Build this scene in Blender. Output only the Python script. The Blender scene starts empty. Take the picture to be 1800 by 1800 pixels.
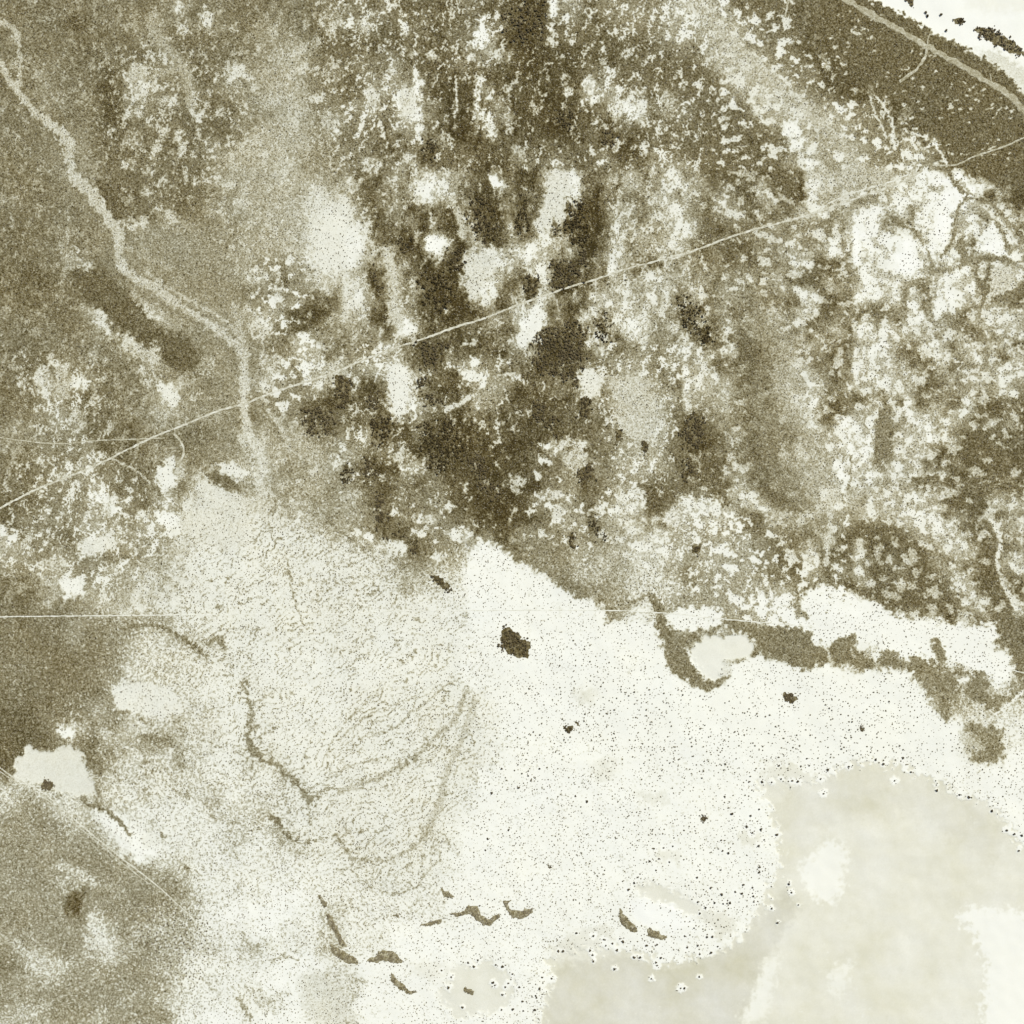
import bpy, math, random
import numpy as np

# ------------------------------------------------------------------ camera, light, exposure
scene = bpy.context.scene
C = scene.collection
SUN_EL, SUN_AZ = math.radians(56), math.radians(38)      # azimuth clockwise from north (+Y)

cam_d = bpy.data.cameras.new('survey_camera')
cam = bpy.data.objects.new('survey_camera', cam_d); C.objects.link(cam)
cam.location = (0, 0, 2600); cam.rotation_euler = (0, 0, 0)
cam_d.sensor_width = 36; cam_d.lens = 36 * 2600 / 1800
cam_d.clip_start = 10; cam_d.clip_end = 60000
scene.camera = cam

world = bpy.data.worlds.new('World'); scene.world = world; world.use_nodes = True
wn = world.node_tree
sky = wn.nodes.new('ShaderNodeTexSky'); sky.sky_type = 'NISHITA'; sky.sun_disc = False
sky.sun_elevation = SUN_EL; sky.sun_rotation = SUN_AZ
bg = wn.nodes['Background']; bg.inputs['Strength'].default_value = 0.06
wn.links.new(sky.outputs[0], bg.inputs['Color'])

sun_d = bpy.data.lights.new('sun', 'SUN'); sun_d.energy = 3.95; sun_d.angle = math.radians(0.5)
sun_d.color = (1.0, 0.97, 0.90)
sun = bpy.data.objects.new('sun', sun_d); C.objects.link(sun)
sun.rotation_euler = (math.pi/2 - SUN_EL, 0, math.pi - SUN_AZ)   # light comes from north-east
scene.view_settings.view_transform = 'Standard'; scene.view_settings.look = 'None'
scene.view_settings.exposure = 0.0; scene.view_settings.gamma = 1.0
scene.view_settings.use_curve_mapping = False

rng = np.random.default_rng(7); random.seed(7)
# plan coordinates: x east, y south, in metres from the north-west corner of the surveyed square
def W3(x, y, z=0.0): return (x - 900.0, 900.0 - y, z)

# ------------------------------------------------------------------ noise
_ang = rng.random(65536) * 2 * np.pi
_gx, _gy = np.cos(_ang).astype(np.float32), np.sin(_ang).astype(np.float32)
def gnoise(x, y, seed=0):
    xi = np.floor(x).astype(np.int64); yi = np.floor(y).astype(np.int64)
    fx = (x - xi).astype(np.float32); fy = (y - yi).astype(np.float32)
    u = fx*fx*fx*(fx*(fx*6-15)+10); v = fy*fy*fy*(fy*(fy*6-15)+10)
    def g(ix, iy, dx, dy):
        h = ((ix*73856093) ^ (iy*19349663) ^ (seed*83492791 + 12345)); h = (h ^ (h >> 13)) * 1274126177
        h = (h ^ (h >> 16)) & 65535
        return _gx[h]*dx + _gy[h]*dy
    a = g(xi, yi, fx, fy); b = g(xi+1, yi, fx-1, fy); c = g(xi, yi+1, fx, fy-1); d = g(xi+1, yi+1, fx-1, fy-1)
    return (a + (b-a)*u) + ((c + (d-c)*u) - (a + (b-a)*u))*v
def fbm(x, y, scale, octaves=4, seed=0, gain=0.55):
    s = 0; a = 1.0; f = 1.0/scale; tot = 0
    for o in range(octaves):
        s = s + a*gnoise(x*f + 17.3*o, y*f - 9.1*o, seed + o*31); tot += a*a; a *= gain; f *= 2.03
    return s / (0.29*math.sqrt(tot))            # about unit variance
def uni(n): return 0.5*(1 + np.tanh(0.8*n*(1+0.045*n*n)))   # gaussian to uniform
def sstep(a, b, x):
    t = np.clip((x-a)/(b-a), 0, 1); return t*t*(3-2*t)
def hash2(n, seed): return np.random.default_rng(seed).random(n)

# ------------------------------------------------------------------ plant cover map: 60 x 60 cells of 30 m, 0 bare salt crust .. 9 closed bush
COVER = """
666666666656666666655656666566885465555323466667777721111000
666676666565566556655465566665887566555433345667777777211110
666666665566666555666666666536886666665543335567777777731110
666666666556665544566555666556777767666664334556777777773222
665666755656655444556555567667777755666666434455777777777434
665567755565655444556444477747677744566566543345567777777753
665566755666665544555455357764777765645556665334455677777775
666666766666665444545564467756778767566666666534445566777777
666656666666554444555566556676666667766666666653444544577777
666556666666544444555555666677565565664466666644444553467777
666655676666544444455663456666553465453356666663544442235777
666666776666554444345566345566663366553346665664544443223467
666666766566554443333566664676573475453345666665554233124346
666566665555555444322356664585474675443345666665551133224345
666666655555554444312256437556543485444356665546461122143124
676656655566554554213247778444434573444455665546662223344456
777667774556654475334554887434464564443455565567762234334744
676666787345566544675464888635565644345565565544662223424646
666664776445554347854463788655435654346665656546654334456655
666665577655445567555644866665437645446555656555664334445554
666666655665554553365534777766538865645445565545664345444445
666556665565555455435436664355578455445445665546633346544455
655445666535655445433752367544665646454664566554664433655444
665456666445555555687662357535777654444464456665566544345466
665456665455566555566665467766776666433576456665533453323467
555556676666654454555467578766777665343568755655432353323567
665555776566554444454556787777764465444667656544322533366666
665545566736543455445675557787766435434577666644243434335766
665553566365335444455675656778875465456666645654233344433576
766553456353234554554665556788755465467645566543444333466654
655554454333223454554575545677764454346334556654544222364564
365653344433223344454467655457764454432433355566366653235544
445454554433223344444446654335664444423343445664766654365564
554455433433333344444445543234555444433454444564655656456444
665334443333333333444446432224654455433344443445477666645446
666654433333333333444434322223565445523444432124777765444655
666655554544334333343332222221245555323555543211122343246666
666656543346544333233322222111123335312565432341213312436666
666666543334554222223222222111111222441112466645553242222555
666666533333334222222222222111111111251112244322443235432455
666666532333224332222333343322222211122333222111113332554333
666664533233323222222222344322222211111122222111111222444333
776545543343323422223332343321111111111112221111111111133222
777556445543325322223333344322111111111111111111111111122222
754546533343225553222234433321111111111111111111111111111111
633334333333223355333333323311111111111111111111111111111111
343435323233323334423332233211111111111111111111111111111111
454334532222333433432323342211111111111111111111111111111111
555544353222233352333333432111111111111111111111111111111111
555555432222232244333443342111111111111111111111111111111111
555555554332222222223434322111111111111111111111111111111111
555445555543222222222333321111111111111111111111111111111111
555565555553222211222222221111111111111111111111111111111111
555564555443211112232222222111111111111111111111111111111111
555554454443222122232221111111111111111111111111111111111111
555553445443323322242221111111111111111111111111111111111111
644554455442222211122111111111111111111111111111111111111111
554555555432222111233111111111111111111111111111111111111111
555555545432222321233111111111111111111111111111111111111111
444554555522112111223111111111111111111111111111111111111111
"""

# ------------------------------------------------------------------ shapes of the place (plan metres)
# soil and cover patches: (outline, cover, feather, edge warp, layer) ; layer 0 before mottling, 1 crisp, after it
PATCH = [
 # bare or thinly covered ground, upper middle
 ([(720,310),(740,300),(775,310),(780,335),(750,350),(720,335)],1.8,10,8,0),
 ([(748,415),(770,415),(783,430),(765,447),(748,440)],0.6,5,5,1),
 ([(855,305),(865,305),(885,325),(870,330)],0.8,3,5,1),
 ([(690,185),(720,155),(735,130),(738,180),(735,215),(705,210)],1.8,8,9,0),
 ([(840,30),(860,30),(855,75),(845,90),(832,80)],1.8,6,7,0),
 ([(835,150),(850,140),(845,190),(870,205),(872,230),(860,240),(860,215),(830,215)],2.2,6,7,0),
 ([(960,305),(1000,300),(1003,340),(990,390),(955,405),(935,400),(955,360)],2.3,7,7,1),
 ([(810,440),(870,440),(870,470),(850,510),(830,540),(815,500)],2.4,10,10,1),
 ([(920,430),(960,430),(970,470),(950,480),(920,460)],2.4,8,8,0),
 ([(940,540),(960,545),(950,580),(920,615),(905,610),(930,565)],1.4,7,7,1),
 ([(695,555),(720,560),(735,580),(700,580)],0.8,8,6,1),
 ([(680,640),(720,640),(725,690),(705,740),(690,735),(680,690)],1.6,9,8,1),
 ([(808,655),(830,650),(860,660),(850,680),(838,695),(845,670),(815,670)],1.4,4,5,1),
 ([(700,820),(740,810),(735,830),(705,832)],2.4,8,7,0),
 ([(560,360),(610,345),(620,410),(600,480),(560,470),(545,420)],1.9,28,10,1),
 ([(505,590),(545,590),(570,640),(550,690),(530,650)],2.8,10,8,0),
 ([(1015,650),(1040,645),(1065,665),(1050,700),(1020,700)],2.0,6,8,1),
 ([(1060,660),(1130,660),(1160,700),(1170,740),(1130,800),(1090,740)],3.2,14,10,1),
 ([(1085,170),(1130,185),(1132,215),(1110,215),(1090,200)],2.6,6,10,0),
 ([(1120,275),(1190,275),(1210,320),(1215,400),(1190,420),(1130,400)],3.2,10,12,0),
 ([(965,0),(982,0),(975,25),(968,25)],0.8,4,5,1),([(960,40),(972,45),(975,60),(965,55)],1.2,4,5,1),
 ([(1040,360),(1055,350),(1065,420),(1060,480),(1045,470)],3.0,7,7,0),
 # west
 ([(230,495),(270,495),(305,520),(300,545),(270,560),(235,550),(230,530)],2.6,4,9,0),
 ([(160,543),(180,545),(195,575),(195,595),(170,570)],2.3,5,6,1),
 ([(205,590),(235,585),(260,612),(285,632),(280,650),(240,625)],3.4,6,9,0),
 ([(275,670),(300,675),(315,700),(300,715),(285,700)],1.8,4,7,1),
 ([(290,370),(310,375),(318,395),(300,390)],3.0,5,6,1),
 ([(60,660),(85,660),(80,690),(70,690)],3.0,6,6,0),
 ([(215,130),(245,110),(265,135),(270,170),(240,175),(225,150)],3.6,8,10,0),
 ([(400,115),(430,110),(435,135),(415,140)],3.0,5,7,0),
 ([(275,820),(295,812),(310,840),(310,855),(285,860),(275,845)],1.4,4,6,1),
 ([(295,805),(308,803),(310,822),(298,825)],1.6,3,5,1),
 ([(380,815),(410,812),(435,830),(430,845),(400,835)],1.8,4,7,1),
 ([(340,825),(365,840),(400,860),(440,880),(440,950),(400,980),(330,950),(310,910),(345,870)],2.3,22,10,1),
 ([(160,860),(185,855),(200,880),(215,900),(200,905),(170,885)],2.0,5,8,0),
 ([(240,895),(260,895),(260,915),(245,915)],2.0,4,6,1),
 ([(268,900),(300,900),(320,920),(300,930),(280,915)],1.0,5,6,1),
 ([(0,920),(10,925),(15,940),(0,945)],1.4,4,5,1),
 ([(135,960),(200,930),(205,965),(170,975),(140,970)],2.0,5,8,1),
 ([(100,1020),(140,1015),(150,1045),(115,1050)],1.3,6,7,1),
 ([(100,1280),(130,1280),(130,1298),(105,1295)],0.9,5,7,1),
 ([(195,1210),(230,1200),(300,1205),(330,1250),(290,1262),(205,1248)],2.0,6,8,1),
 ([(160,1430),(200,1420),(260,1460),(280,1500),(240,1520),(215,1490)],1.0,16,10,1),
 ([(150,1610),(170,1605),(200,1660),(205,1690),(180,1680),(160,1640)],2.4,14,10,0),
 ([(20,1655),(60,1670),(130,1690),(110,1725),(60,1710)],3.2,16,10,0),
 ([(90,1510),(110,1515),(175,1545),(170,1560),(120,1540)],3.2,8,9,0),
 # brown closed ground cover
 ([(355,830),(385,830),(420,850),(425,865),(400,862),(370,845)],6.4,3,5,1),
 ([(150,1325),(175,1340),(180,1365),(165,1360),(155,1340)],6.3,3,6,1),
 ([(135,480),(210,470),(240,560),(280,590),(330,620),(350,660),(290,640),(230,580),(160,540)],7.2,8,8,0),
 ([(170,340),(195,385),(230,400),(260,370),(230,320),(190,310)],6.8,10,8,0),
 ([(0,1250),(60,1240),(80,1300),(40,1320),(0,1350)],6.9,12,10,0),
 # east: thick white crust with loops of cover
 ([(1500,385),(1545,365),(1600,350),(1640,330),(1690,345),(1680,375),(1660,430),(1640,480),(1560,490),(1530,470),(1505,430)],1.0,8,9,1),
 ([(1620,300),(1660,295),(1690,335),(1650,345),(1610,330)],1.2,5,6,1),
 ([(1715,385),(1750,410),(1760,440),(1740,455),(1710,450),(1700,420)],1.0,6,8,1),
 ([(1740,475),(1770,465),(1785,480),(1775,510),(1750,520),(1740,500)],3.0,3,5,1),
 ([(1500,490),(1540,500),(1560,540),(1510,530)],1.4,6,9,1),
 ([(1600,515),(1622,505),(1630,555),(1600,555)],1.8,5,7,1),
 ([(1645,520),(1690,505),(1720,530),(1700,555),(1650,550)],1.6,6,9,1),
 ([(1375,460),(1395,430),(1430,445),(1425,470),(1400,470)],1.4,5,8,1),
 ([(1445,440),(1460,420),(1490,440),(1480,452)],1.3,5,7,1),
 ([(1415,280),(1432,270),(1432,345),(1418,360),(1412,320)],1.7,5,9,0),
 ([(1375,215),(1400,210),(1415,245),(1405,265),(1385,250)],1.8,5,9,0),
 ([(1385,465),(1440,470),(1480,450),(1500,470),(1490,520),(1440,515),(1395,505)],6.6,5,7,0),
 ([(1445,735),(1505,730),(1530,780),(1530,840),(1500,860),(1470,820),(1450,780)],1.7,6,10,0),
 ([(1500,600),(1570,590),(1600,640),(1590,680),(1540,690),(1510,660)],2.4,8,10,0),
 ([(1570,680),(1590,690),(1605,720),(1630,750),(1632,785),(1620,770),(1600,730),(1575,700)],1.0,4,5,1),
 ([(1567,720),(1600,740),(1615,780),(1600,830),(1565,820)],2.2,5,9,0),
 ([(1540,740),(1560,700),(1564,725),(1560,800),(1545,820),(1535,800)],5.8,3,4,1),
 ([(1580,700),(1590,705),(1588,716),(1574,713)],6.5,2,3,1),
 ([(1615,815),(1640,818),(1662,846),(1640,838),(1620,830)],1.0,3,5,1),
 ([(1560,890),(1665,880),(1668,920),(1690,935),(1690,960),(1640,950),(1600,930),(1560,910)],1.8,5,8,1),
 ([(1470,800),(1500,810),(1510,850),(1480,870),(1465,850)],1.0,8,7,1),
 ([(1605,840),(1650,835),(1660,850),(1630,848),(1610,855)],6.6,3,5,1),
 ([(1690,940),(1715,950),(1728,985),(1710,970)],1.4,4,5,1),
 ([(1470,908),(1550,915),(1600,940),(1640,965),(1660,1010),(1690,1070),(1600,1062),(1520,1042),(1480,1020),(1460,960)],6.6,5,6,0),
 ([(1640,770),(1800,730),(1800,880),(1740,890),(1680,860)],6.4,14,10,0),
 ([(1405,1060),(1430,1030),(1480,1030),(1500,1045),(1540,1060),(1570,1075),(1600,1090),(1640,1085),(1700,1100),(1750,1095),(1755,1120),(1740,1150),(1775,1140),(1780,1180),(1760,1210),(1700,1170),(1660,1150),(1640,1170),(1600,1165),(1560,1140),(1520,1130),(1470,1140),(1430,1120)],0.8,7,8,1),
 ([(1720,1060),(1800,1090),(1800,1190),(1785,1180),(1775,1130),(1750,1090)],6.3,6,6,1),
 ([(1170,1080),(1195,1070),(1260,1065),(1275,1085),(1250,1105),(1210,1110),(1180,1105)],1.0,5,7,1),
 ([(1195,870),(1240,880),(1260,880),(1300,905),(1320,960),(1330,985),(1290,960),(1230,960),(1205,920)],2.8,7,10,0),
 ([(900,935),(960,900),(1000,960),(1010,1050),(980,1040),(940,1010)],5.2,14,9,0),
 ([(960,1000),(1010,1020),(1040,1050),(1020,1056),(1000,1050),(975,1030)],5.8,4,6,1),
 ([(1050,1048),(1062,1050),(1070,1068),(1055,1066)],5.8,3,4,1),([(1060,1078),(1110,1080),(1090,1092),(1066,1090)],5.2,4,5,1),
 # brown northern strip, then the northern salt pan
 ([(1440,-90),(1530,-90),(1530,2),(1583,22),(1640,56),(1680,74),(1716,94),(1747,112),(1773,132),(1800,162),(1890,215),(1890,360),(1800,335),(1700,305),(1668,272),(1610,195),(1565,165),(1500,120),(1430,50),(1380,-90)],6.9,8,10,1),
 ([(1530,-90),(1530,2),(1583,22),(1617,40),(1640,56),(1680,74),(1716,94),(1747,112),(1773,132),(1800,162),(1890,215),(1890,-90)],0.35,3,6,1),
 ([(1713,88),(1745,86),(1780,104),(1830,140),(1830,180),(1800,160),(1773,131),(1747,111)],2.4,8,8,1),
 # crisp northern edge of the white flat
 ([(815,1010),(840,948),(880,962),(905,985),(960,1012),(1000,1045),(1045,1058),(1062,1072),(1066,1094),(1115,1092),(1152,1094),(1163,1140),(1176,1188),(1245,1216),(1280,1196),(1290,1168),(1332,1150),(1400,1172),(1440,1162),(1500,1180),(1560,1178),(1600,1182),(1625,1222),(1645,1255),(1690,1262),(1690,1350),(1500,1330),(1300,1330),(1100,1300),(900,1300),(840,1180)],0.95,7,8,1),
 # banks and fingers of cover along the flat
 ([(1145,1045),(1162,1060),(1168,1085),(1180,1105),(1195,1125),(1207,1146),(1217,1168),(1236,1188),(1254,1199),(1268,1188),(1282,1189),(1264,1206),(1245,1216),(1225,1208),(1195,1191),(1173,1176),(1170,1150),(1164,1125),(1150,1096),(1155,1075),(1140,1052)],6.0,3,5,1),
 ([(1270,1088),(1350,1100),(1430,1108),(1425,1125),(1440,1140),(1455,1140),(1465,1125),(1490,1115),(1505,1122),(1500,1138),(1520,1150),(1535,1165),(1530,1176),(1500,1172),(1470,1163),(1450,1165),(1430,1172),(1412,1180),(1395,1172),(1375,1160),(1345,1155),(1328,1135),(1318,1115),(1300,1112),(1285,1105)],6.0,4,7,1),
 ([(1545,1150),(1560,1140),(1578,1148),(1580,1165),(1565,1178),(1545,1172)],5.9,4,8,1),([(1595,1160),(1610,1148),(1625,1158),(1640,1160),(1645,1175),(1625,1185),(1600,1180)],5.9,4,8,1),
 ([(1635,1125),(1645,1118),(1655,1128),(1665,1150),(1660,1165),(1645,1160)],5.9,3,6,1),([(1635,1180),(1660,1185),(1690,1195),(1680,1225),(1665,1215),(1648,1225),(1640,1205)],5.8,4,8,1),
 ([(1618,1185),(1640,1190),(1640,1226),(1630,1215)],5.6,4,6,1),([(1700,1200),(1720,1180),(1740,1190),(1735,1220),(1770,1225),(1800,1200),(1830,1200),(1800,1226),(1760,1236),(1745,1256),(1735,1240),(1700,1230)],5.9,4,8,1),
 ([(1650,1225),(1668,1222),(1671,1270),(1662,1273),(1650,1250)],5.7,3,4,1),
 ([(1690,1270),(1725,1266),(1760,1285),(1768,1320),(1755,1345),(1710,1340),(1690,1320)],3.6,16,8,1),
 ([(1692,1272),(1712,1270),(1730,1278),(1745,1270),(1760,1290),(1765,1310),(1762,1335),(1740,1343),(1715,1337),(1705,1328),(1730,1315),(1712,1296)],5.7,7,8,1),
 # brown stain by the south-west track
 ([(120,1565),(145,1570),(142,1600),(128,1612),(117,1600)],7.6,9,6,1),
 # grey wash
 ([(525,1715),(560,1705),(605,1740),(620,1790),(560,1800),(530,1760)],2.7,16,8,1),
]
# light channels, faint paths and dark drainage lines: (polyline, width, cover, feather, warp)
STROKE = [
 ([(1215,0),(1290,80),(1370,150),(1440,215),(1490,265),(1500,310)],22,3.4,40,8),([(1478,312),(1520,305),(1560,312)],26,3.6,16,8),
 ([(1330,520),(1345,600),(1335,680),(1345,760),(1360,830)],14,5.4,24,8),([(1385,620),(1370,680),(1400,740),(1440,790),(1460,840)],18,4.3,24,8),([(795,0),(793,25),(790,60)],4,2.6,2,5),([(801,135),(803,175),(800,206)],4,2.0,2,3),([(756,370),(758,397)],4,2.2,2,3),
 ([(120,250),(135,310),(165,345),(210,420),(218,470),(275,505),(345,555),(405,600),(428,640)],70,5.5,50,8),([(300,440),(360,480),(400,520)],70,5.2,60,8),([(395,640),(400,760),(380,790)],40,5.4,30,8),
 ([(178,335),(200,365),(222,388)],30,7.0,8,9),([(150,490),(200,530),(260,578),(330,625)],44,7.1,10,9),([(250,370),(240,320),(200,300)],30,6.6,20,12),
 ([(-54,20),(0,37),(25,50),(33,80),(35,110),(33,150),(40,168)],9,3.6,3,4),
 ([(-54,80),(0,112),(15,140),(35,165),(60,195),(85,215),(105,232),(120,255)],11,3.4,3,4),
 ([(85,215),(105,228),(120,255),(122,290),(130,310),(150,325),(165,345),(185,380),(205,405),(214,428)],19,3.1,3,7),
 ([(212,420),(210,450),(218,470),(240,490),(275,505),(305,530),(345,555),(380,575),(405,600),(422,612),(430,640),(432,680)],15,3.2,6,5),
 ([(260,480),(300,508),(345,535),(390,560),(420,590)],7,3.5,5,4),
 ([(432,670),(430,720),(435,760),(450,790),(462,820),(455,850),(462,890)],16,2.8,4,4),
 ([(215,425),(235,440),(260,455),(300,470)],8,4.2,8,5),([(412,540),(420,570),(425,605)],16,3.7,12,5),
 ([(265,30),(272,60),(295,85),(312,105)],18,4.4,10,6),([(280,130),(325,120),(332,165),(330,185)],14,4.2,10,6),
 ([(105,430),(120,455),(108,500)],8,4.4,6,5),([(120,540),(160,545),(175,560)],5,4.2,4,4),
 ([(470,720),(485,740),(500,760),(508,790)],8,3.2,5,3),([(505,800),(515,830),(520,850),(550,880),(575,912),(600,935),(640,962)],3.2,5.6,2,3),
 ([(470,910),(485,960),(505,985),(512,1030),(525,1075),(537,1100)],3,5.0,2,3),
 ([(462,850),(462,900),(470,930)],4,3.0,3,2),([(200,812),(240,832),(262,857),(277,860)],7,6.4,2,2),([(196,806),(238,826),(264,848)],3,3.2,1.5,2),
 ([(220,1108),(240,1101),(285,1102),(310,1115),(335,1132),(360,1151)],8,6.2,2,4),([(212,1125),(225,1110)],5,5.8,2,3),
 ([(365,1130),(385,1122),(395,1140)],10,5.4,4,6),
 ([(428,1200),(440,1240),(440,1280),(437,1310)],7,5.2,4,7),
 ([(437,1275),(440,1310),(455,1330),(485,1345),(515,1370),(535,1397),(545,1408)],10,5.8,3,7),
 ([(476,1432),(490,1446),(500,1460),(510,1474)],8,6.4,2,3),([(508,1472),(530,1482),(575,1472)],4,5.2,2,3),
 ([(585,1468),(600,1480),(612,1498)],7,5.2,3,3),([(610,1498),(625,1510),(650,1513),(690,1508),(735,1482),(757,1460)],7,4.2,4,4),
 ([(672,1568),(690,1571),(715,1566),(738,1558)],4,4.8,2,3),([(740,1560),(745,1540),(770,1515),(772,1490)],3,4.0,2,4),
 ([(737,1580),(728,1592)],3,4.6,2,2),
 ([(145,1385),(150,1412),(180,1420),(205,1440),(220,1455),(228,1468)],8,6.2,2,4),([(168,1340),(172,1355)],5,5,2,2),
 ([(190,1320),(205,1332)],7,5.8,3,4),([(200,1350),(212,1372)],3,5.6,2,2),
 ([(200,1250),(228,1253)],5,6,2,3),([(240,1257),(258,1272)],4,5.6,2,3),([(250,1296),(300,1300)],8,5.8,3,5),
 ([(252,1475),(255,1485)],5,5.6,2,2),([(284,1465),(288,1472)],5,5.6,2,2),([(320,1520),(332,1530)],6,5.4,4,4),
 ([(405,1445),(418,1445),(428,1450)],3,5.0,2,2),([(440,1790),(420,1755),(432,1775)],7,5.2,4,4),
 ([(355,1718),(385,1750)],3,4.4,3,3),
 ([(535,1397),(545,1425),(540,1440)],3,5,2,5),([(545,1405),(575,1385),(600,1390)],4,5,2,5),([(485,1345),(500,1370),(498,1400),(510,1430)],3,4.8,2,5),([(300,1385),(330,1398),(360,1410),(380,1440)],3,4.8,2,6),([(250,1388),(262,1395)],4,5.4,2,4),([(380,1415),(385,1395),(400,1380)],3,4.6,2,5),([(240,1310),(255,1330),(250,1350)],3,5,2,4),([(310,1300),(318,1330),(315,1350)],6,4.6,4,5),([(612,1498),(620,1530),(635,1545),(655,1560)],3,4.6,2,4),([(425,1640),(440,1665),(460,1660)],7,4.6,4,6),([(480,1690),(500,1680),(520,1690)],5,4.8,3,5),
 # fan streaks
 ([(600,1390),(650,1372),(700,1350),(740,1322),(770,1290),(800,1262),(822,1212)],9,3.9,6,4),
 ([(745,1470),(770,1420),(785,1360),(808,1310),(835,1230)],12,3.4,9,5),
 ([(600,1295),(640,1262),(690,1238),(740,1225)],3,4.2,2,3),([(605,1270),(640,1240),(670,1215)],3,4.2,2,3),
 ([(630,1300),(690,1280),(720,1255),(760,1225),(790,1200)],3,4.2,2,3),([(575,1350),(580,1310),(600,1280)],3,4.2,2,3),
 ([(540,1390),(575,1370),(620,1345),(680,1330)],3,4,2,3),
 # south-west faint paths
 ([(0,1640),(15,1655),(40,1680)],4,3.6,2,2),([(80,1768),(130,1740),(180,1712)],2.5,3.8,1.5,2),([(232,1780),(250,1800)],3,3.6,2,2),
 # loops of cover in the eastern crust
 ([(1614,302),(1625,286),(1645,282),(1660,290)],5,5.9,2,2),([(1662,293),(1672,312),(1686,328),(1700,342)],8,6.4,3,3),
 ([(1535,180),(1545,205),(1557,228),(1562,255)],7,6.1,2,2),([(1530,172),(1538,200),(1552,225),(1558,242)],4,2.2,1.5,2),
 ([(1540,172),(1556,190),(1568,215),(1573,262)],4.5,1.9,1.5,2),([(1580,215),(1582,260),(1578,275)],5,6.2,2,2),
 ([(1640,246),(1655,272),(1664,290)],5,1.7,1.5,2),([(1650,247),(1668,285)],3,6,1,2),([(1588,228),(1610,236),(1630,240)],5,2.0,2,3),
 ([(1590,243),(1605,252),(1612,260)],7,1.8,2,3),([(1585,266),(1600,277)],6,1.8,2,3),([(1612,250),(1625,262)],6,3,2,4),
 ([(1555,390),(1590,400),(1615,408)],6,5.9,2,3),([(1600,365),(1606,385)],9,5.6,3,3),([(1615,415),(1622,432)],4,5.6,2,2),
 ([(1680,378),(1693,352),(1720,350),(1750,365),(1772,392)],6,6.1,2,3),([(1712,376),(1740,382),(1760,405),(1775,442)],7,5.9,2,4),
 ([(1738,372),(1765,395),(1790,430)],4,2.0,2,2),([(1755,372),(1782,398),(1800,425)],5,5.9,2,2),
 ([(1680,380),(1678,410),(1665,436),(1655,450)],6,5.7,2,3),([(1690,420),(1693,448),(1690,466)],11,5.8,3,4),
 ([(1770,457),(1735,452),(1717,460),(1718,490),(1735,510)],12,6.2,3,4),([(1745,528),(1780,516),(1800,500)],10,6.3,3,4),
 ([(1592,535),(1595,508),(1607,492),(1625,490)],6,5.6,2,2),([(1630,490),(1632,520),(1634,556)],8,5.6,3,3),
 ([(1630,440),(1640,470),(1632,490)],4,5.2,3,3),([(1565,555),(1590,545),(1585,570)],7,5.8,3,4),
 ([(1690,320),(1712,345),(1720,330)],6,4,3,4),([(1705,310),(1722,340)],6,2.2,3,3),
 # eastern wash
 ([(1575,600),(1570,640),(1565,690)],6,3.6,4,3),([(1460,855),(1459,910),(1456,950),(1453,992)],9,3.0,4,3),
 ([(1480,845),(1470,865),(1460,885)],9,3.2,4,3),([(1497,800),(1495,840),(1490,860)],4,6,2,3),
 ([(1740,912),(1755,935),(1758,965),(1750,985)],6,1.8,2,3),([(1750,985),(1760,1020),(1775,1052),(1800,1062)],7,2.2,3,3),
 ([(1735,920),(1748,950),(1744,985),(1756,1030),(1775,1070),(1780,1100)],8,6.6,2,3),
 ([(1397,1020),(1402,1050),(1400,1065)],7,5.8,3,4),([(1432,1025),(1430,1035)],5,6,2,2),([(1395,1070),(1420,1085)],9,5.4,4,5),
 ([(1200,885),(1250,895),(1262,905)],4,2,2,4),([(1250,880),(1258,900)],6,1.6,2,3),
 ([(1454,1140),(1462,1165)],5,3,2,2),([(1495,1140),(1505,1160)],3,3.2,2,2),
 # edge of the wooded slope
 ([(1110,1060),(1135,1046),(1150,1055),(1165,1068)],7,5.8,2,4),
 ([(785,720),(810,708),(832,694)],9,2.2,3,3),([(870,662),(905,655)],4,2.4,2,2),
 ([(680,440),(690,490),(690,540),(702,572)],17,3.0,7,6),([(795,350),(810,390),(815,420)],10,3.4,5,4),
 ([(650,420),(660,445)],4,3.0,2,2),([(1000,400),(1010,430),(1025,455)],5,3.6,3,3),
 ([(1202,1130),(1215,1140),(1212,1165)],4,5.4,2,3),
 ([(1750,1240),(1775,1225),(1800,1205)],10,5.4,3,5),([(1748,1255),(1775,1237),(1800,1215)],4,1.2,2,2),
]
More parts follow.
